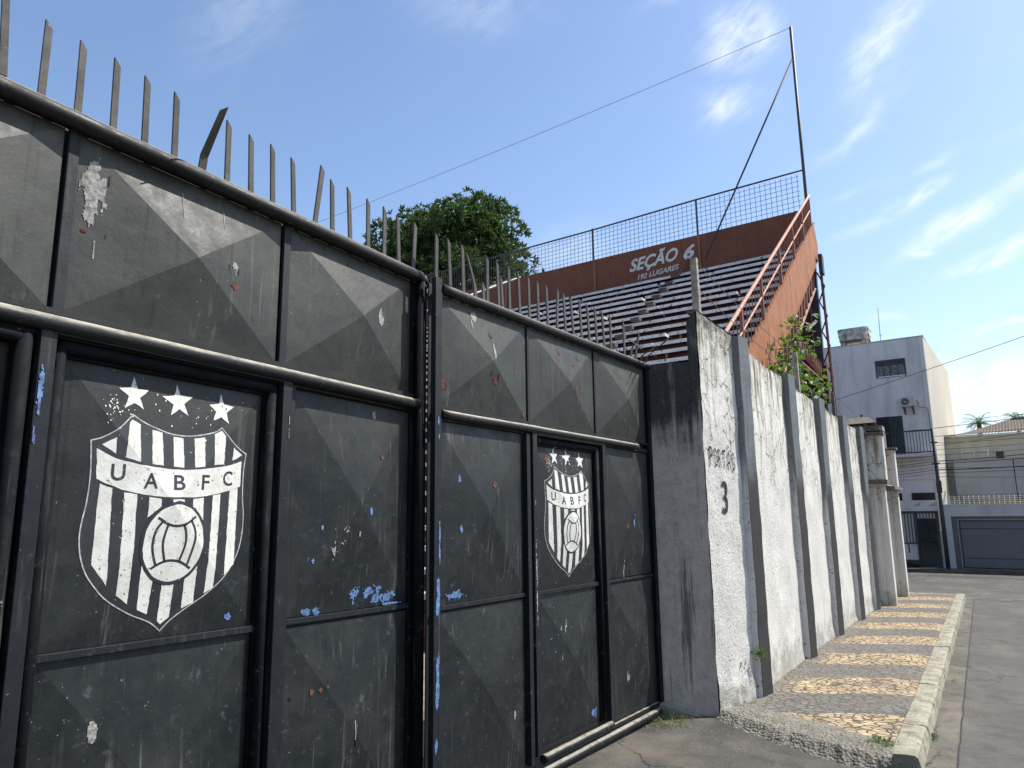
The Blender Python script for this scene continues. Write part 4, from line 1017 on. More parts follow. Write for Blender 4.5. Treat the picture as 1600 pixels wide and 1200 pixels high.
part('cap_block', TE, lambda m: (m.box(-1.52, -1.235, 16.05, 16.6, 1.503, 1.60), m.box(-1.56, -1.52, 16.0, 16.6, 1.503, 1.68)), M_portal)
def hip(m_):
    b = [(-2.15, 15.9, 1.64), (-1.34, 15.9, 1.66), (-1.34, 17.0, 1.66), (-2.15, 17.0, 1.64)]; m_.add(b + [(-1.85, 16.4, 1.83), (-1.5, 16.4, 1.83), (-1.85, 16.5, 1.83), (-1.5, 16.5, 1.83)], [(0, 1, 5, 4), (1, 2, 7, 5), (2, 3, 6, 7), (3, 0, 4, 6), (4, 5, 7, 6), (3, 2, 1, 0)])
part('small_roof', TE, hip, M_tiledk)
part('inner_wall', TE, lambda m: m.box(-2.0, -1.9, 16.35, 22., -2.2, 1.2), M_portal)

# ------------------------------------------------------------------ grandstand
U = Vector((-.99821, .05984, 0)); V = Vector((.05984, .99821, 0)); O = Vector((-2.98, 20.0, 0))
def S(u, v, z): return tuple(O + U * u + V * v + Vector((0, 0, z)))
TS = thing('grandstand', (-9, 16, -1.9), 'red steel grandstand lettered SEÇÃO 6 with rows of chipped white benches', 'grandstand')
LEN = 17.5; RISE, RUN, ZT = .3123, .4467, 6.94; random.seed(21)
AIS = [-6.53, -6.53, -6.52, -6.50, -6.47, -6.44, -6.41, -6.38, -6.35, -6.34]
for i in range(27):
    v0 = -RUN * i - .22; z1 = ZT - RISE * i; mb = MB(); u = .05 + random.uniform(0, .6)
    L = 17.3 if i < 19 else 17.3
    mb_r = MB()
    a = .05
    while a < L:
        b = min(L, a + random.choice((1.15, 1.9, 2.3, 2.6)) * random.uniform(.85, 1.1)); dz = random.uniform(-.006, .006)
        gap = .025 if random.random() < .8 else .10
        k0 = len(mb.mi); mb.box(a, b - gap, v0, v0 + .24, z1 - .082 + dz, z1 + dz, 0, T=S); mb.mi[k0] = 1
        a = b
    mb.obj('bench_row', [M_bench, M_maroon], TS)
mb = MB()
for i in range(28):
    v0 = -RUN * i - .22; z1 = ZT - RISE * i
    mb.box(.02, LEN, v0 + .20, v0 + .215, z1 - .24 if random.random() < .5 else z1 - .27, z1 - .079, 0, T=S)
    mb.box(.02, LEN, v0 + .10, v0 + RUN + .02, z1 - .30, z1 - .285, 0, T=S)
    k = .3
    while k < LEN:
        if random.random() < .5: mb.box(k, k + .05, v0 + .05, v0 + .2, z1 - .285, z1 - .08, 1, T=S)
        k += 1.7
mb.obj('risers', [M_maroon, M_brownrail], TS)
for j in range(1, 26):
    v0 = -RUN * j - .22; z1 = ZT - RISE * j; uu = 3.36 + .012 * j
    mb = MB(); mb.box(uu, uu + .24, v0 - .04, v0 + .12, z1 + .06, z1 + .14, 0, T=S); mb.obj('aisle_step', M_step, TS)
def truss(mb, A, B, h, nz, w_=.05, up=Vector((0, 0, 1)), mi=0, chord=.06):
    A, B = Vector(A), Vector(B); A2, B2 = A - up * h, B - up * h
    mb.bar(A, B, chord, mi=mi); mb.bar(A2, B2, chord, mi=mi)
    for k in range(nz):
        p = A + (B - A) * k / nz; q_ = A2 + (B2 - A2) * (k + .5) / nz; r_ = A + (B - A) * (k + 1) / nz
        mb.bar(p, q_, w_, mi=mi); mb.bar(q_, r_, w_, mi=mi)
# back wall
mb = MB(); mb.box(0, LEN, .05, .11, 6.6, 8.12, 0, T=S); u = 2.95
bw = mb.obj('back_wall', M_brown, TS)
mb = MB()
for u in (2.93, 6.5, 10.1, 13.6, .12): part('wall_rib', bw, lambda m: m.box(u, u + .06, .02, .05, 6.7, 8.12, 0, T=S), M_brownrail)
for u in (2.95, 8.7): part('conduit', bw, lambda m: m.tube([S(u + .35, -.02, 7.45), S(u + .62, -.10, 6.98), S(u + .64, -.2, 6.85)], .02, 6), M_brownrail)
def wall_text(txt, pts, shear, offset, size_map, z_off):
    vs, fs, _ = text_mesh(txt, shear=shear, offset=offset); (u0, z0), (u1, z1), h = pts
    mb_ = MB(); mb_.add([S(u0 + (u1 - u0) * a, .047 - z_off, z0 + (z1 - z0) * a + h * b) for a, b in vs], fs); return mb_
T_1 = wall_text('SEÇÃO', ((5.28, 7.32), (3.63, 7.39), .60), .32, .028, 0, .002); T_1.obj('lettering', M_letter, bw)['label'] = 'white painted italic SEÇÃO'
T_1 = wall_text('6', ((3.47, 7.43), (3.10, 7.43), .45), .32, .035, 0, .002); T_1.obj('lettering', M_letter, bw)['label'] = 'white painted number 6'
T_1 = wall_text('192 LUGARES', ((5.02, 7.10), (3.62, 7.18), .17), .32, .02, 0, .002); T_1.obj('lettering', M_letter, bw)['label'] = 'small white painted 192 LUGARES'
# mesh guard fence on top
mb = MB(); mb.tube([S(-.15, .1, 9.30), S(3.0, .1, 9.27), S(6.6, .1, 9.19), S(LEN + 3, .1, 9.10)], .028, 8)
gf = mb.obj('guard_rail', M_dksteel, TS)
for u, m_ in ((3.0, 0), (6.6, 0), (10.2, 0), (13.8, 0), (17.2, 0)): part('guard_post', gf, lambda m: m.bar(S(u, .1, 8.1), S(u, .1, 9.24), .045), M_dksteel)
mb = MB(); u = .05
while u < 10.4: mb.bar(S(u, .1, 8.12), S(u, .1, 9.22), .010); u += .148
for k in range(8): mb.bar(S(0, .1, 8.13 + k * .145), S(10.4, .1, 8.10 + k * .138), .010)
mb.obj('wire_mesh', M_wire, gf)
mb = MB(); u = 10.4
while u < 20.4: mb.bar(S(u, .1, 8.0), S(u, .1, 9.14), .018); u += .11
mb.obj('bar_fence', M_dksteel, gf)
part('white_handrail', TS, lambda m: m.tube([S(9.9, -1.2, 7.55), S(9.2, -.4, 7.95), S(11.4, -3.2, 6.4)], .03, 8), M_whitepaint)
# side stair, outer face at X = -2.75
XS = -2.75
def ZP(y): return 7.79 + .6125 * (y - 20.42)     # top of the side panel
mb = MB(); vs = []
yy = [6.0, 9.0, 12.1, 15.0, 17.8, 20.42]; wv = [0, .004, .012, -.006, .010, 0]
def side(m_, x0, x1, ft, fb, ya, yb, n=24, mi=0):
    vs = []; 
    for i in range(n + 1):
        y = ya + (yb - ya) * i / n; d = .008 * noise.noise(Vector((y * 1.1, 0, 0)))
        vs += [(x0 + d, y, fb(y)), (x1 + d, y, fb(y)), (x1 + d, y, ft(y)), (x0 + d, y, ft(y))]
    fs = [(i * 4 + j, i * 4 + (j + 1) % 4, i * 4 + 4 + (j + 1) % 4, i * 4 + 4 + j) for i in range(n) for j in range(4)] + [(0, 1, 2, 3), (n * 4, n * 4 + 1, n * 4 + 2, n * 4 + 3)]
    m_.add(vs, fs, mi)
side(mb, XS - .03, XS, ZP, lambda y: ZP(y) - 1.06, 5.6, 20.45)
mb.add([(XS - .03, 20.45, ZP(20.45)), (XS, 20.45, ZP(20.45)), (XS, 20.85, 7.35), (XS - .03, 20.85, 7.35), (XS - .03, 20.45, ZP(20.45) - 1.06), (XS, 20.45, ZP(20.45) - 1.06), (XS, 20.85, 6.9), (XS - .03, 20.85, 6.9)], [(0, 1, 2, 3), (4, 5, 6, 7), (1, 5, 6, 2), (0, 4, 7, 3), (2, 6, 7, 3)])
st = mb.obj('staircase', M_orange, TS)
mb = MB(); side(mb, XS - .06, XS + .03, lambda y: ZP(y) + .035, lambda y: ZP(y) + .002, 5.6, 20.45); side(mb, XS - .02, XS + .025, lambda y: ZP(y) - 1.062, lambda y: ZP(y) - 1.11, 5.6, 20.45)
for y in (8.2, 10.8, 13.45, 16.05, 18.6): mb.add([(XS + .014, y, ZP(y) - .01), (XS + .014, y + .02, ZP(y) - .01), (XS + .014, y + .02, ZP(y) - 1.05), (XS + .014, y, ZP(y) - 1.05)], [(0, 1, 2, 3)], 1)
mb.obj('stair_flange', [M_orange, M_brownrail], st)
hr = lambda y: 8.49 + .6135 * (y - 20.07)
part('handrail', st, lambda m: m.tube([(XS, y, hr(y) + .01 * noise.noise(Vector((y, 0, 0)))) for y in (6, 8, 10, 12, 14, 16, 18, 20.1)] , .033, 8), M_pinkrail)
part('mid_rail', st, lambda m: m.tube([(XS - .02, y, hr(y) - .44) for y in (6, 9, 12, 15, 18, 20.1)], .02, 6), M_pinkrail)
for y in (7.4, 9.4, 11.55, 13.2, 15.2, 17.0, 18.6, 20.08): part('baluster', st, lambda m: m.box(XS - .045, XS + .005, y - .03, y + .03, ZP(y) - .02, hr(y) - .01), M_brownrail)
mb = MB(); y = 6.3
while y < 20: mb.bar((XS - .02, y, ZP(y)), (XS - .02, y, hr(y)), .012); y += .235
mb.obj('rail_bars', M_brownrail, st)
mb = MB(); y = 6.
while y < 20.4: mb.box(-2.96, XS - .05, y, y + .26, ZP(y) - .62, ZP(y) - .58); y += .29
mb.obj('stair_treads', M_brown, st)
# inner stringer railing
# truss under the stair, column, landing, mast
mb = MB(); truss(mb, (XS - .1, 20.3, 6.5), (XS - .1, 13.0, 6.5 - 7.3 * .6125), .62, 16, .035); truss(mb, (XS - .75, 20.3, 6.5), (XS - .75, 13.0, 6.5 - 7.3 * .6125), .62, 16, .035)
mb.obj('stair_truss', M_brownrail, TS)
for bx in ((-3.02, -2.80, 20.4, 20.62, -2.2, 6.9), (-16.5, -16.3, 20.9, 21.1, -2.2, 7.5), (-9.6, -9.4, 20.6, 20.8, -2.2, 7.5)): part('column', TS, lambda m: m.box(*bx), M_dksteel)
mb = MB(); z = -2.0
mb.bar((-2.60, 20.5, -2.2), (-2.68, 20.5, 6.7), .05)
while z < 6.2: mb.bar((-2.79, 20.5, z), (-2.62, 20.5, z + .42), .028); mb.bar((-2.62, 20.5, z + .42), (-2.79, 20.5, z + .84), .028); z += .84
mb.obj('column_lattice', M_brownrail, TS)
part('bracket', TS, lambda m: m.box(-2.70, -2.60, 20.3, 20.6, 6.3, 6.85), M_dksteel); part('bracket', TS, lambda m: m.box(-2.80, -2.60, 19.3, 19.6, 2.6, 3.55), M_maroon)
mb = MB(); truss(mb, (-2.72, 16.2, 3.78), (-2.72, 19.5, 3.56), .36, 14, .022, chord=.05); mb.box(-3.6, -2.72, 16.2, 19.5, 3.16, 3.2); mb.obj('landing', M_brownrail, TS)
part('diagonal_brace', TS, lambda m: (m.bar((-2.9, 20.4, 5.0), (-2.75, 17.6, 4.1), .07), m.bar((-2.75, 19.4, 3.0), (-2.75, 16.8, 2.1), .09), m.bar((-2.75, 16.4, 3.7), (-2.75, 16.4, -2.), .09)), M_dksteel)
part('mast', TS, lambda m: m.tube([(-2.83, 20.05, 6.6), (-2.82, 20.02, 9.3), (-2.82, 20.0, 13.7)], .042, 8), M_dksteel)
part('mast_brace', TS, lambda m: m.tube([(-2.81, 20., 12.75), (-5.66, 19.86, 7.22)], .028, 8), M_dksteel)
mb = MB()
for y in (18.9, 19.2, 19.5, 19.8, 20.05): mb.bar((XS - .03, y, ZP(y)), (XS - .03, y, hr(y)), .03)
mb.obj('rail_bars', M_brownrail, st)
# the stand's underside closing wall so no light shows through
mb = MB(); mb.box(0, LEN, .12, .16, -2.2, 6.6, 0, T=S); mb.obj('rear_sheet', M_maroon, TS)
o = part('guy_wire', None, lambda m: m.tube(sag((-2.82, 20.0, 13.68), (-22.5, 20.0, 12.25), .10, 20), .007, 5), M_cable); tag(o, 'long thin wire running left from the mast top across the sky', 'wire')


# ------------------------------------------------------------------ white building, garage house, house behind, pole, cables
dF = Vector((.99821, -.05984, 0)); nF = Vector((-.05984, -.99821, 0))
F0 = Vector((0, 32.0, 0))
def F(x, n, z):       # x: world-like abscissa along the facade, n: towards the viewer
    p = F0 + dF * (x / .99821) + nF * n; return (p.x, p.y, z)
TB = thing('white_building', (-2.5, 36, -2.5), 'tall plain white building with air conditioner, louvre window and balcony', 'building')
XR = -.70
def fbox(m, x0, x1, n0, n1, z0, z1, mi=0): m.box(x0, x1, n0, n1, z0, z1, mi, T=F)
mb = MB(); p = [F(-9, 0, 0), F(XR, 0, 0), F(XR + .14, -9.5, 0), F(-9, -9.5, 0)]
mb.add([(a, b, -2.6) for a, b, _ in p] + [(a, b, 6.64) for a, b, _ in p], [(0, 1, 5, 4), (3, 0, 4, 7), (4, 5, 6, 7), (2, 3, 7, 6)]); mb.add([(a, b, -2.6) for a, b, _ in p] + [(a, b, 6.64) for a, b, _ in p], [(1, 2, 6, 5)], 1)
mb.obj('wall', [M_white, M_whiteside], TB)
part('coping', TB, lambda m: (fbox(m, -9, XR + .02, -9.4, .02, 6.642, 6.68)), M_whiteside)
part('pilaster_strip', TB, lambda m: (fbox(m, XR - .16, XR - .01, .002, .03, -2.5, 6.62)), M_white)
wn = part('window', TB, lambda m: (fbox(m, -2.49, -1.40, .003, .02, 5.12, 5.85)), M_dksteel)
part('louvre_panes', wn, lambda m: [fbox(m, a, a + .235, .022, .03, 5.20, 5.60) for a in (-2.46, -2.20, -1.94, -1.68)], M_frost)
part('louvre_panes', wn, lambda m: [fbox(m, a, a + .235, .022, .034, 5.135, 5.185) for a in (-2.43, -2.18, -1.94, -1.68)], M_whitepaint)
part('balcony_door', TB, lambda m: (fbox(m, -2.66, -1.72, .003, .02, 2.0, 3.53)), M_black)
mb = MB(); fbox(mb, -2.2, -1.73, .022, .05, 2.0, 3.52)
for k in range(22): fbox(mb, -2.15, -1.78, .052, .064, 2.75 + k * .034, 2.775 + k * .034)
mb.obj('shutter', M_green, TB)
BN = .75
part('balcony_slab', TB, lambda m: (fbox(m, -3.5, XR - .02, .004, BN, 1.86, 1.97), fbox(m, -3.5, XR - .02, .004, .06, 1.0, 1.84)), M_white)
mb = MB(); fbox(mb, -3.5, XR - .02, BN - .05, BN - .01, 2.80, 2.85); fbox(mb, -3.5, XR - .02, BN - .05, BN - .01, 1.99, 2.03); x = -3.45
while x < XR - .03: fbox(mb, x, x + .022, BN - .04, BN - .02, 2.03, 2.80); x += .105
mb.obj('balcony_railing', M_dksteel, TB)
part('slit_window', TB, lambda m: (fbox(m, -1.69, -.90, .003, .02, .20, .48)), M_glass); part('slit_window', TB, lambda m: (fbox(m, -2.3, -2.02, .003, .02, .20, .48)), M_glass)
for tx, x0 in (('1209', -1.66), ('1201', -1.10)):
    vs, fs, _ = text_mesh(tx, shear=.2); mb = MB(); mb.add([F(x0 + .22 * a, .006, -.06 + .05 * a + .10 * b) for a, b in vs], fs); mb.obj('house_number', M_dksteel, TB)
# entrance gate with upright bars
eg = part('entrance_gate', TB, lambda m: (fbox(m, -2.6, -.86, .02, .06, -.30, -.22), fbox(m, -2.6, -1.62, .02, .05, -1.46, -1.42), fbox(m, -1.66, -1.60, .02, .07, -2.5, -.3), fbox(m, -.96, -.88, .02, .07, -2.5, -.3), fbox(m, -1.60, -.96, .022, .05, -2.5, -1.95)), M_green)
mb = MB(); x = -2.55
while x < -.95: fbox(mb, x, x + .032, .024, .045, -1.45 if x < -1.62 else -.5, -.30); x += .105
for k in range(12): fbox(mb, -1.60, -.96, .026, .036, -1.9 + k * .118, -1.885 + k * .118)
for k in range(9): fbox(mb, -1.59 + k * .075, -1.575 + k * .075, .026, .04, -1.95, -.5)
mb.obj('gate_bars', M_green, eg)
part('porch_recess', TB, lambda m: (fbox(m, -1.62, -.95, .004, .012, -2.5, -.50)), M_glass); part('porch_recess', TB, lambda m: (fbox(m, -2.6, -1.67, .004, .012, -2.5, -2.06)), M_glass)
part('meter_slot', TB, lambda m: (fbox(m, -1.99, -1.95, .004, .02, -1.80, -1.45)), M_dksteel)
# things on the building
TA = thing('air_conditioner', F(-1.45, .2, 3.83), 'white split air conditioner unit with round fan grille on the white building', 'air conditioner')
part('casing', TA, lambda m: fbox(m, -1.71, -1.17, .12, .40, 3.85, 4.20), M_acwhite, .01)
mb = MB(); cx, cz = -1.52, 4.03; K = 28
for r0, r1, mi in ((.145, .0, 0),): mb.add([F(cx + r0 * cos(2 * pi * k / K), .404, cz + r0 * sin(2 * pi * k / K)) for k in range(K)], [list(range(K))])
mb.obj('fan_grille', M_dksteel, TA)
mb = MB()
for r in (.05, .08, .11, .14): mb.tube([F(cx + r * cos(2 * pi * k / K), .410, cz + r * sin(2 * pi * k / K)) for k in range(K + 1)], .004, 4)
mb.add([F(cx + .03 * cos(2 * pi * k / 12), .412, cz + .03 * sin(2 * pi * k / 12)) for k in range(12)], [list(range(12))]); mb.obj('grille_rings', M_acwhite, TA)
for bx in (-1.60, -1.30): part('bracket', TA, lambda m: (m.bar(F(bx + .02, .03, 3.56), F(bx, .38, 3.83), .035), m.bar(F(bx + .02, .03, 3.55), F(bx + .01, .03, 3.84), .03)), M_dksteel)
part('drain_pipe', TA, lambda m: m.tube([F(-1.17, .1, 4.1), F(-1.10, .05, 4.0), F(-1.12, .03, 3.84), F(-.80, .035, 3.75), F(-.78, .035, 2.0)], .012, 5), M_dksteel)
TK = thing('water_tank', F(-3.2, -.4, 6.65), 'blackened white water tank on short piers on the white roof', 'water tank')
mb = MB(); pts = []; a0, a1 = -3.84, -2.66
for cx_, cy_, t0 in ((a1 - .2, .35, -90), (a1 - .2, 1.0, 0), (a0 + .2, 1.0, 90), (a0 + .2, .35, 180)):
    for k in range(5): t = R(t0 + 22.5 * k); pts.append((cx_ + .2 * cos(t), cy_ + .2 * sin(t)))
n = len(pts)
for z0, z1, s_ in ((6.92, 7.10, .95), (7.10, 7.33, 1.0), (7.33, 7.42, 1.03)):
    mb.add([F(-3.25 + (a + 3.25) * s_, -b, z0) for a, b in pts] + [F(-3.25 + (a + 3.25) * s_, -b, z1) for a, b in pts], [(i, (i + 1) % n, n + (i + 1) % n, n + i) for i in range(n)] + [list(range(n))[::-1], list(range(n, 2 * n))])
mb.obj('tank_body', M_tank, TK)
for bx in (-3.78, -2.95): part('pier', TK, lambda m: fbox(m, bx, bx + .18, -1., -.35, 6.66, 6.925), M_tank)
part('downpipe', TK, lambda m: m.tube([F(-2.63, -.3, 6.68), F(-2.68, -.3, 7.2), F(-2.66, -.3, 7.32)], .02, 5), M_dksteel)
o = part('roof_antenna', None, lambda m: (m.tube([F(-2.26, -.5, 6.68), F(-2.24, -.5, 8.2)], .012, 5), m.tube([F(-2.30, -.5, 7.0), F(-2.19, -.5, 7.02)], .01, 4), m.tube([F(-2.26, -.5, 6.7), F(-2.1, -.5, 6.68)], .015, 4)), M_dksteel); tag(o, 'thin whip antenna rising from the roof edge of the white building', 'antenna')

TG = thing('garage_wall', (2., 31.5, -2.4), 'grey rendered front wall with a wide grey garage door', 'garage')
G0 = Vector((0, 31.5, 0))
def GF(x, n, z): p = G0 + dF * (x / .99821) + nF * n; return (p.x, p.y, z)
def gbox(m, x0, x1, n0, n1, z0, z1, mi=0): m.box(x0, x1, n0, n1, z0, z1, mi, T=GF)
part('front_wall', TG, lambda m: (gbox(m, -.69, -.46, -.25, 0, -2.6, 0), gbox(m, -.46, 3.6, -.25, 0, -.42, 0), gbox(m, 3.6, 7, -.25, 0, -2.6, 0), gbox(m, -.86, -.70, -.2, .1, -2.6, -.94)), M_greywall)
part('door_surround', TG, lambda m: (gbox(m, -.46, -.28, -.2, -.03, -2.5, -.42), gbox(m, -.28, 3.6, -.2, -.03, -.52, -.42)), M_garframe)
gd = part('garage_door', TG, lambda m: (gbox(m, -.20, 3.4, -.12, -.10, -.86, -.60), gbox(m, -.20, 3.4, -.12, -.10, -1.92, -.88), gbox(m, -.20, 3.4, -.12, -.10, -2.26, -1.94)), M_garage)
part('door_gap', gd, lambda m: gbox(m, -.26, 3.5, -.15, -.125, -2.3, -.54), M_black); part('door_frame', gd, lambda m: (gbox(m, -.25, -.22, -.12, -.06, -2.28, -.54), gbox(m, -.22, 3.4, -.12, -.06, -.585, -.555)), M_garframe)
part('wall_trim', TG, lambda m: gbox(m, -.70, 7, -.28, .02, .003, .03), M_whitepaint)
mb = MB(); x = -.6
while x < 4: mb.tube([GF(x, -.1, .03), GF(x, -.12, .34)], .006, 4); x += .155
for k in range(4): mb.tube([GF(-.6, -.11, .09 + k * .07), GF(4, -.11, .09 + k * .07)], .004, 4)
for k in range(9): mb.box(-.66, -.60, 0, .05, 0, 0.04, T=lambda a, b, c, kk=k: GF(a + .012 * kk, .0 + b, .06 + kk * .052 + c))
o = mb.obj('electric_fence', M_whitepaint); tag(o, 'white insulators and thin wires of an electric fence on the garage wall', 'electric fence')
TH = thing('tiled_house', (1.5, 38, -2.4), 'cream upper storey house under a brown clay tile roof', 'house')
H0 = Vector((0, 36.0, 0))
def HF(x, n, z): p = H0 + dF * (x / .99821) + nF * n; return (p.x, p.y, z)
def hbox(m, x0, x1, n0, n1, z0, z1, mi=0): m.box(x0, x1, n0, n1, z0, z1, mi, T=HF)
part('upper_wall', TH, lambda m: hbox(m, -.72, 9, -6, -.0, -2.5, 2.88), M_cream)
part('lower_bay', TH, lambda m: (hbox(m, -.70, -.05, .004, .3, -.3, 1.45)), M_greywall)
mb = MB(); sec = [(.9, 1.80), (.9, .42), (.78, .20), (.0, .20), (0, 1.80)]
for x0, x1, d0 in ((-.14, 1.90, 0), (1.93, 6, 0)):
    vs = [HF(x0 + (.22 if i in (2,) else 0) - 0, a, b) for i, (a, b) in enumerate(sec)] + [HF(x1, a, b) for a, b in sec]
    mb.add(vs, [(0, 1, 6, 5), (1, 2, 7, 6), (2, 3, 8, 7), (3, 4, 9, 8), (4, 0, 5, 9), (0, 1, 2, 3, 4), (9, 8, 7, 6, 5)])
mb.obj('balcony_parapet', M_parapet, TH)
part('parapet_cap', TH, lambda m: hbox(m, -.18, 6, -.02, .94, 1.803, 1.84), M_parapet)
part('white_frame', TH, lambda m: (hbox(m, .14, .18, .01, .04, 1.95, 2.25), hbox(m, .56, .62, .01, .04, 1.9, 2.25), hbox(m, 1.05, 1.12, .01, .04, 1.9, 2.3), hbox(m, .14, 1.1, .01, .03, 2.22, 2.25)), M_whitepaint)
part('vent_window', TH, lambda m: hbox(m, 1.36, 1.62, .01, .03, 1.86, 2.18), M_dksteel)
# roof of barrel tiles
mb = MB(); nxr, nyr = 150, 12; vs = []
for j in range(nyr + 1):
    for i in range(nxr + 1):
        x = -.66 + (7.6 + .66) * i / nxr; t = j / nyr
        ridge = 2.93 + .85 * max(0, min(1, (x + .66) / 2.6)) if x < 2 else 3.78
        top = min(3.62, 2.93 + .27 * (x + .66) + .0)
        z = 2.93 + (top - 2.93) * t + .026 * abs(sin(x / .11 * pi)) + .018 * ((j * 1.0) % 1) ; n_ = .35 - t * 2.2
        vs.append(HF(x, n_, z + (.016 if j % 2 else 0)))
mb.add(vs, [(j * (nxr + 1) + i, j * (nxr + 1) + i + 1, (j + 1) * (nxr + 1) + i + 1, (j + 1) * (nxr + 1) + i) for j in range(nyr) for i in range(nxr)])
mb.obj('tile_roof', M_tile, TH)
part('eave_board', TH, lambda m: hbox(m, -.68, 7.6, .02, .33, 2.885, 2.92), M_whitepaint)
mb = MB(); xr = -.66
mb.tube([HF(2.0, -1.85, 3.64), HF(7, -1.85, 3.64)], .07, 6); mb.obj('ridge_tiles', M_tiledk, TH)

o = thing('utility_pole', (-.74, 31.25, -2.4), 'dark concrete utility pole between the white building and the garage wall', 'utility pole')
part('pole_shaft', o, lambda m: m.tube([(-.72, 31.2, -2.45), (-.72, 31.2, 2.86)], .075, 8, r2=.06), M_dksteel)
part('pole_fittings', o, lambda m: (m.box(-.86, -.60, 31.02, 31.1, 1.5, 1.56), m.box(-.82, -.6, 31.02, 31.1, 2.3, 2.35), m.box(-.80, -.62, 31.04, 31.12, .45, .9)), M_dksteel)
random.seed(8); cb = [(2.86, .30, .012), (2.55, .22, .010), (2.30, .20, .008), (2.05, .16, .008), (1.85, .2, .008), (1.62, .32, .018), (1.52, .20, .012), (1.38, .05, .008), (1.30, .22, .022), (1.18, .12, .010), (1.05, .02, .008), (2.2, .5, .007)]
for k, (z, rise, r) in enumerate(cb):
    o = part('power_cable', None, lambda m: m.tube(sag((-.66, 31.1, z), (9, 30.0, z + rise * 3.2), .12 + .05 * (k % 3), 16), r, 5), M_cable); tag(o, 'black overhead cable strung right from the utility pole past the houses', 'cable', 'overhead cables at the pole')
for k, (z, dz, r) in enumerate([(2.86, -.06, .010), (2.0, -.10, .008), (1.62, -.28, .012), (1.52, -.2, .010), (1.38, -.2, .008), (1.30, -.3, .012), (1.18, -.25, .008), (1.70, -.1, .008)]):
    o = part('power_cable', None, lambda m: m.tube(sag((-.78, 31.1, z), (-7, 30.6, z + dz * 1.6), .08, 12), r, 5), M_cable); tag(o, 'black overhead cable running left from the utility pole under the balcony', 'cable', 'overhead cables left of the pole')
o = part('power_cable', None, lambda m: m.tube(sag((-5.5, 28, 3.35), (6, 27.0, 6.35), .10, 16), .010, 5), M_cable); tag(o, 'single thin cable crossing the white building and the pale sky', 'cable')


# ------------------------------------------------------------------ plants
def leafq(mb, p, d, up, l, w_, mi=0):
    d = d.normalized(); s_ = d.cross(up); s_ = s_.normalized() if s_.length > 1e-4 else Vector((1, 0, 0))
    nn = s_.cross(d) * (l * .12)
    mb.add([p, p + d * l * .45 + s_ * w_ / 2 + nn, p + d * l, p + d * l * .45 - s_ * w_ / 2 + nn], [(0, 1, 2, 3)], mi)
def rv(): 
    while True:
        v = Vector((random.uniform(-1, 1), random.uniform(-1, 1), random.uniform(-1, 1)))
        if .05 < v.length < 1: return v.normalized()
random.seed(77)
TT = thing('shade_tree', (-22, 31, -2.4), 'big round dark green tree behind the grandstand', 'tree')
cr = Vector((-23.7, 31, 12.6)); mb = MB(); lobes = []
for k in range(120):
    v = rv(); 
    if v.z < -.45: v.z = -v.z
    rr = random.uniform(.55, 1.0); 
    if noise.noise(v * 1.6) < -.22: rr *= .8
    lobes.append((cr + Vector((v.x * 6.0, v.y * 4.2, v.z * 4.4)) * rr, random.uniform(.75, 1.45)))
lobes += [(Vector((-19.2, 30.5, 11.6)), 1.2), (Vector((-18.5, 30.5, 11.2)), .8), (Vector((-27, 30.5, 14.3)), 1.2), (Vector((-28.6, 30.5, 14.4)), 1.1), (Vector((-29.5, 30.5, 15.0)), .9), (Vector((-21.5, 30.2, 16.3)), 1.1), (Vector((-20.6, 30.2, 16.2)), .8), (Vector((-28.4, 30.4, 12.8)), 1.2), (Vector((-27, 30.4, 12.4)), 1.4)]
for c, r in lobes:
    ncl = int(36 * r * r)
    for k in range(ncl):
        v = rv(); 
        if v.z < -.2 and random.random() < .5: v.z = -v.z
        p = c + v * r * random.uniform(.75, 1.08)
        for j in range(9):       # a rosette of leaves
            d = (v * .7 + rv() * .9); leafq(mb, p, d, rv(), random.uniform(.22, .42), random.uniform(.08, .14))
mb.obj('crown', M_leaf, TT)
mb = MB(); mb.tube([(-22.3, 31, -2.4), (-22.2, 31, 3), (-22.4, 31, 8)], .45, 10, r2=.3)
for k in range(14):
    v = rv(); v.z = abs(v.z) + .3; mb.tube([(-22.3, 31, 6.5 + k * .1), Vector((-22.3, 31, 9)) + v * 1.5, Vector((-22.3, 31, 11.0)) + v * 3.6], .18, 6, r2=.04)
mb.obj('trunk', M_bark, TT)
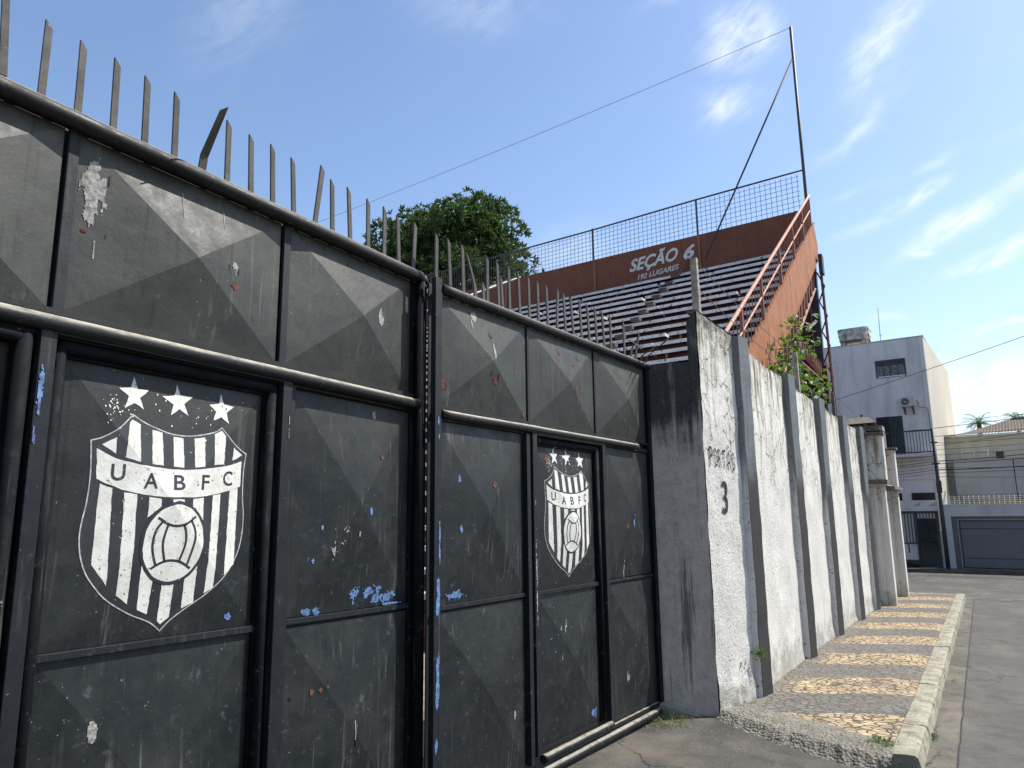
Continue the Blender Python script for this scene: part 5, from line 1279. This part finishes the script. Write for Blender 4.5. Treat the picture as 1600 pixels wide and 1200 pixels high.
# vine hanging through the stair truss
TV = thing('vine', (-2.4, 14.5, .5), 'bright green creeper climbing the stair truss above the wall', 'vine'); random.seed(9); mb = MB(); ms = MB()
for y, z, sp, n in ((14.9, 3.65, .22, 16), (15.5, 3.75, .22, 14), (16.2, 3.6, .25, 14), (15.3, 3.2, .2, 10), (13.6, 2.86, .35, 50), (13.2, 2.58, .38, 80), (13.6, 2.35, .35, 80), (12.6, 2.3, .35, 80), (13.9, 2.2, .35, 60), (12.9, 2.05, .35, 70), (14.5, 2.3, .3, 26), (12.2, 2.15, .28, 50), (16.1, 2.62, .24, 34), (15.6, 2.42, .24, 34), (16.5, 2.25, .2, 36), (16.7, 1.95, .18, 30), (16.5, 2.9, .15, 10), (15.0, 1.9, .25, 24), (13.6, 3.3, .2, 16), (14.2, 3.5, .2, 14)):
    c = Vector((-2.38, y, z))
    for k in range(int(n * .62)):
        p = c + Vector((random.gauss(0, .12), random.gauss(0, sp * .62), random.gauss(0, sp * .5))); d = Vector((random.uniform(-.4, .8), random.uniform(-1, 1), random.uniform(-1, .3)))
        L = random.uniform(.08, .155); d.normalize(); s_ = d.cross(Vector((random.uniform(-.4, .4), random.uniform(-.4, .4), 1))).normalized(); nn = s_.cross(d) * .02
        mb.add([p, p + d * L * .15 + s_ * L * .48, p + d * L * .6 + s_ * L * .36 + nn, p + d * L, p + d * L * .6 - s_ * L * .36 + nn, p + d * L * .15 - s_ * L * .48], [(0, 1, 2, 3), (0, 3, 4, 5)])
for a in (((-2.4, 12.3, 1.6), (-2.4, 12.9, 2.2), (-2.4, 13.6, 3.0), (-2.38, 14.6, 3.5), (-2.35, 15.9, 3.8)), ((-2.4, 13.6, 1.6), (-2.4, 13.9, 2.4), (-2.4, 14.6, 3.2), (-2.4, 15.3, 3.3), (-2.4, 15.9, 3.0)), ((-2.4, 14.6, 1.5), (-2.4, 15.4, 2.3), (-2.38, 16.3, 2.6), (-2.3, 16.7, 2.1), (-2.3, 16.75, 1.7))):
    c_ = [Vector(p) for p in a]; ms.tube(c_, .011, 5)
mb.obj('foliage', M_vine, TV); ms.obj('stem', M_bark, TV)
# palms beyond the tiled roof
random.seed(31)
for (px, py, pz, s_, lab) in ((1.05, 42, 4.0, 1.1, 'larger palm crown showing above the tiled roof'), (2.75, 44, 4.25, 1.05, 'smaller palm crown behind the roof ridge to the right')):
    tp = thing('palm_tree', (px, py, -2.4), lab, 'palm'); mb = MB()
    for k in range(26):
        a = random.uniform(0, 2 * pi); e_ = random.uniform(-.1, 1.1); L = s_ * random.uniform(.75, 1.05); pts = []
        d = Vector((cos(a) * cos(e_), sin(a) * cos(e_), sin(e_)))
        for j in range(7): t = j / 6; pts.append(Vector((px, py, pz)) + d * L * t + Vector((0, 0, -.45 * L * t * t)))
        for j in range(1, 7):
            for m2 in range(3):
                t = (j - 1 + m2 / 3) ; q_ = pts[j - 1] + (pts[j] - pts[j - 1]) * m2 / 3; dr = (pts[j] - pts[j - 1]).normalized(); sd_ = dr.cross(Vector((0, 0, 1))).normalized()
                for sg in (1, -1): leafq(mb, q_, dr * .8 + sd_ * sg + Vector((0, 0, -.3)), Vector((0, 0, 1)), .34 * s_ * (1 - j / 9), .03)
    mb.obj('crown', M_palm, tp); mb = MB(); mb.tube([(px, py, -2.4), (px, py, pz)], .10, 8); mb.obj('trunk', M_bark, tp)
# weeds
def tuft(name, loc, n, h, spread, label, dry=.3, m_=None, seed=0):
    random.seed(seed); mb = MB()
    for k in range(n):
        a = random.uniform(0, 2 * pi); r = random.uniform(0, spread) ; p = Vector(loc) + Vector((cos(a) * r, sin(a) * r, 0)); d = Vector((cos(a + random.uniform(-1, 1)) * random.uniform(.2, 1.2), sin(a) * random.uniform(.2, 1.2), random.uniform(.3, 1))).normalized()
        hh = h * random.uniform(.4, 1.1); w_ = random.uniform(.002, .0045); s_ = Vector((-d.y, d.x, 0)).normalized() * w_
        m1 = p + d * hh * .55; e1 = p + d * hh + Vector((0, 0, -hh * .35))
        mb.add([p - s_, p + s_, m1 + s_ * .8, e1, m1 - s_ * .8], [(0, 1, 2, 4), (4, 2, 3)])
    o = mb.obj(name, m_ or M_grass); tag(o, label, 'weeds', 'weed tufts'); return o
tuft('weed_tuft', (-2.27, 6.05, -1.765), 260, .16, .20, 'dry grass tuft at the foot of the mouldy gate pillar', seed=1)
tuft('weed_tuft', (-2.42, 5.85, -1.76), 90, .13, .16, 'straw-like weeds under the hinge end of the far gate leaf', seed=2)
tuft('weed_tuft', (-.68, 6.10, -1.70), 200, .07, .10, 'green weeds where the kerb meets the broken pavement', m_=M_vine, seed=3)
tuft('weed_tuft', (-.42, 6.9, -1.82), 110, .05, .06, 'small weeds in the gutter against the kerb face', m_=M_vine, seed=4)
tuft('weed_tuft', (-.47, 5.95, -1.80), 60, .045, .05, 'tiny weeds at the kerb end beside the litter', m_=M_vine, seed=5)
tuft('weed_tuft', (-1.70, 9.0, -1.76), 40, .04, .12, 'thin weeds along the wall base by the second pilaster', seed=14)
def leafy(loc, n, r, label, seed):
    random.seed(seed); mb = MB()
    for k in range(n):
        p = Vector(loc) + rv() * r * random.random(); leafq(mb, p, rv() + Vector((.5, -.3, 0)), rv(), random.uniform(.02, .045), random.uniform(.014, .026))
    tag(mb.obj('wall_weed', M_vine), label, 'weeds', 'weeds growing out of the wall')
leafy((-1.88, 6.83, -1.42), 40, .07, 'small weed growing from the end panel below the lettering', 6); leafy((-1.74, 7.03, -1.33), 75, .075, 'leafy weed on the side of the first pilaster', 7)
# litter
def litter(name, loc, s_, label, seed):
    random.seed(seed); mb = MB(); vs = [(loc[0] + (i / 5 - .5) * s_, loc[1] + (j / 5 - .5) * s_ * .8, loc[2] + random.uniform(.002, .35 * s_)) for j in range(6) for i in range(6)]
    mb.add(vs, [(j * 6 + i, j * 6 + i + 1, j * 6 + i + 7, j * 6 + i + 6) for j in range(5) for i in range(5)]); tag(mb.obj(name, M_whitepaint), label, 'litter', 'scraps of litter')
litter('paper_scrap', (-.345, 5.90, -1.80), .09, 'crumpled white paper lying in the gutter', 1); litter('paper_scrap', (-.62, 5.93, -1.745), .06, 'white scrap on the broken pavement by the kerb end', 2)
random.seed(12); mb = MB()
for k in range(420):
    if random.random() < .5: x, y = random.uniform(-2.0, -.5), random.gauss(5.85, .25); z = apz(x, y)
    else: x, y = random.uniform(-.42, -.22), random.uniform(5.5, 18); z = -1.664 + gz(y)
    r = random.uniform(.003, .009); vs = [(x + r * random.uniform(.7, 1.2) * cos(a), y + r * random.uniform(.7, 1.2) * sin(a), z) for a in (0, 1.3, 2.5, 3.8, 5.0)]
    mb.add(vs + [(x, y, z + r * .9)], [(i, (i + 1) % 5, 5) for i in range(5)])
tag(mb.obj('gravel', M_rubble), kind='stuff')
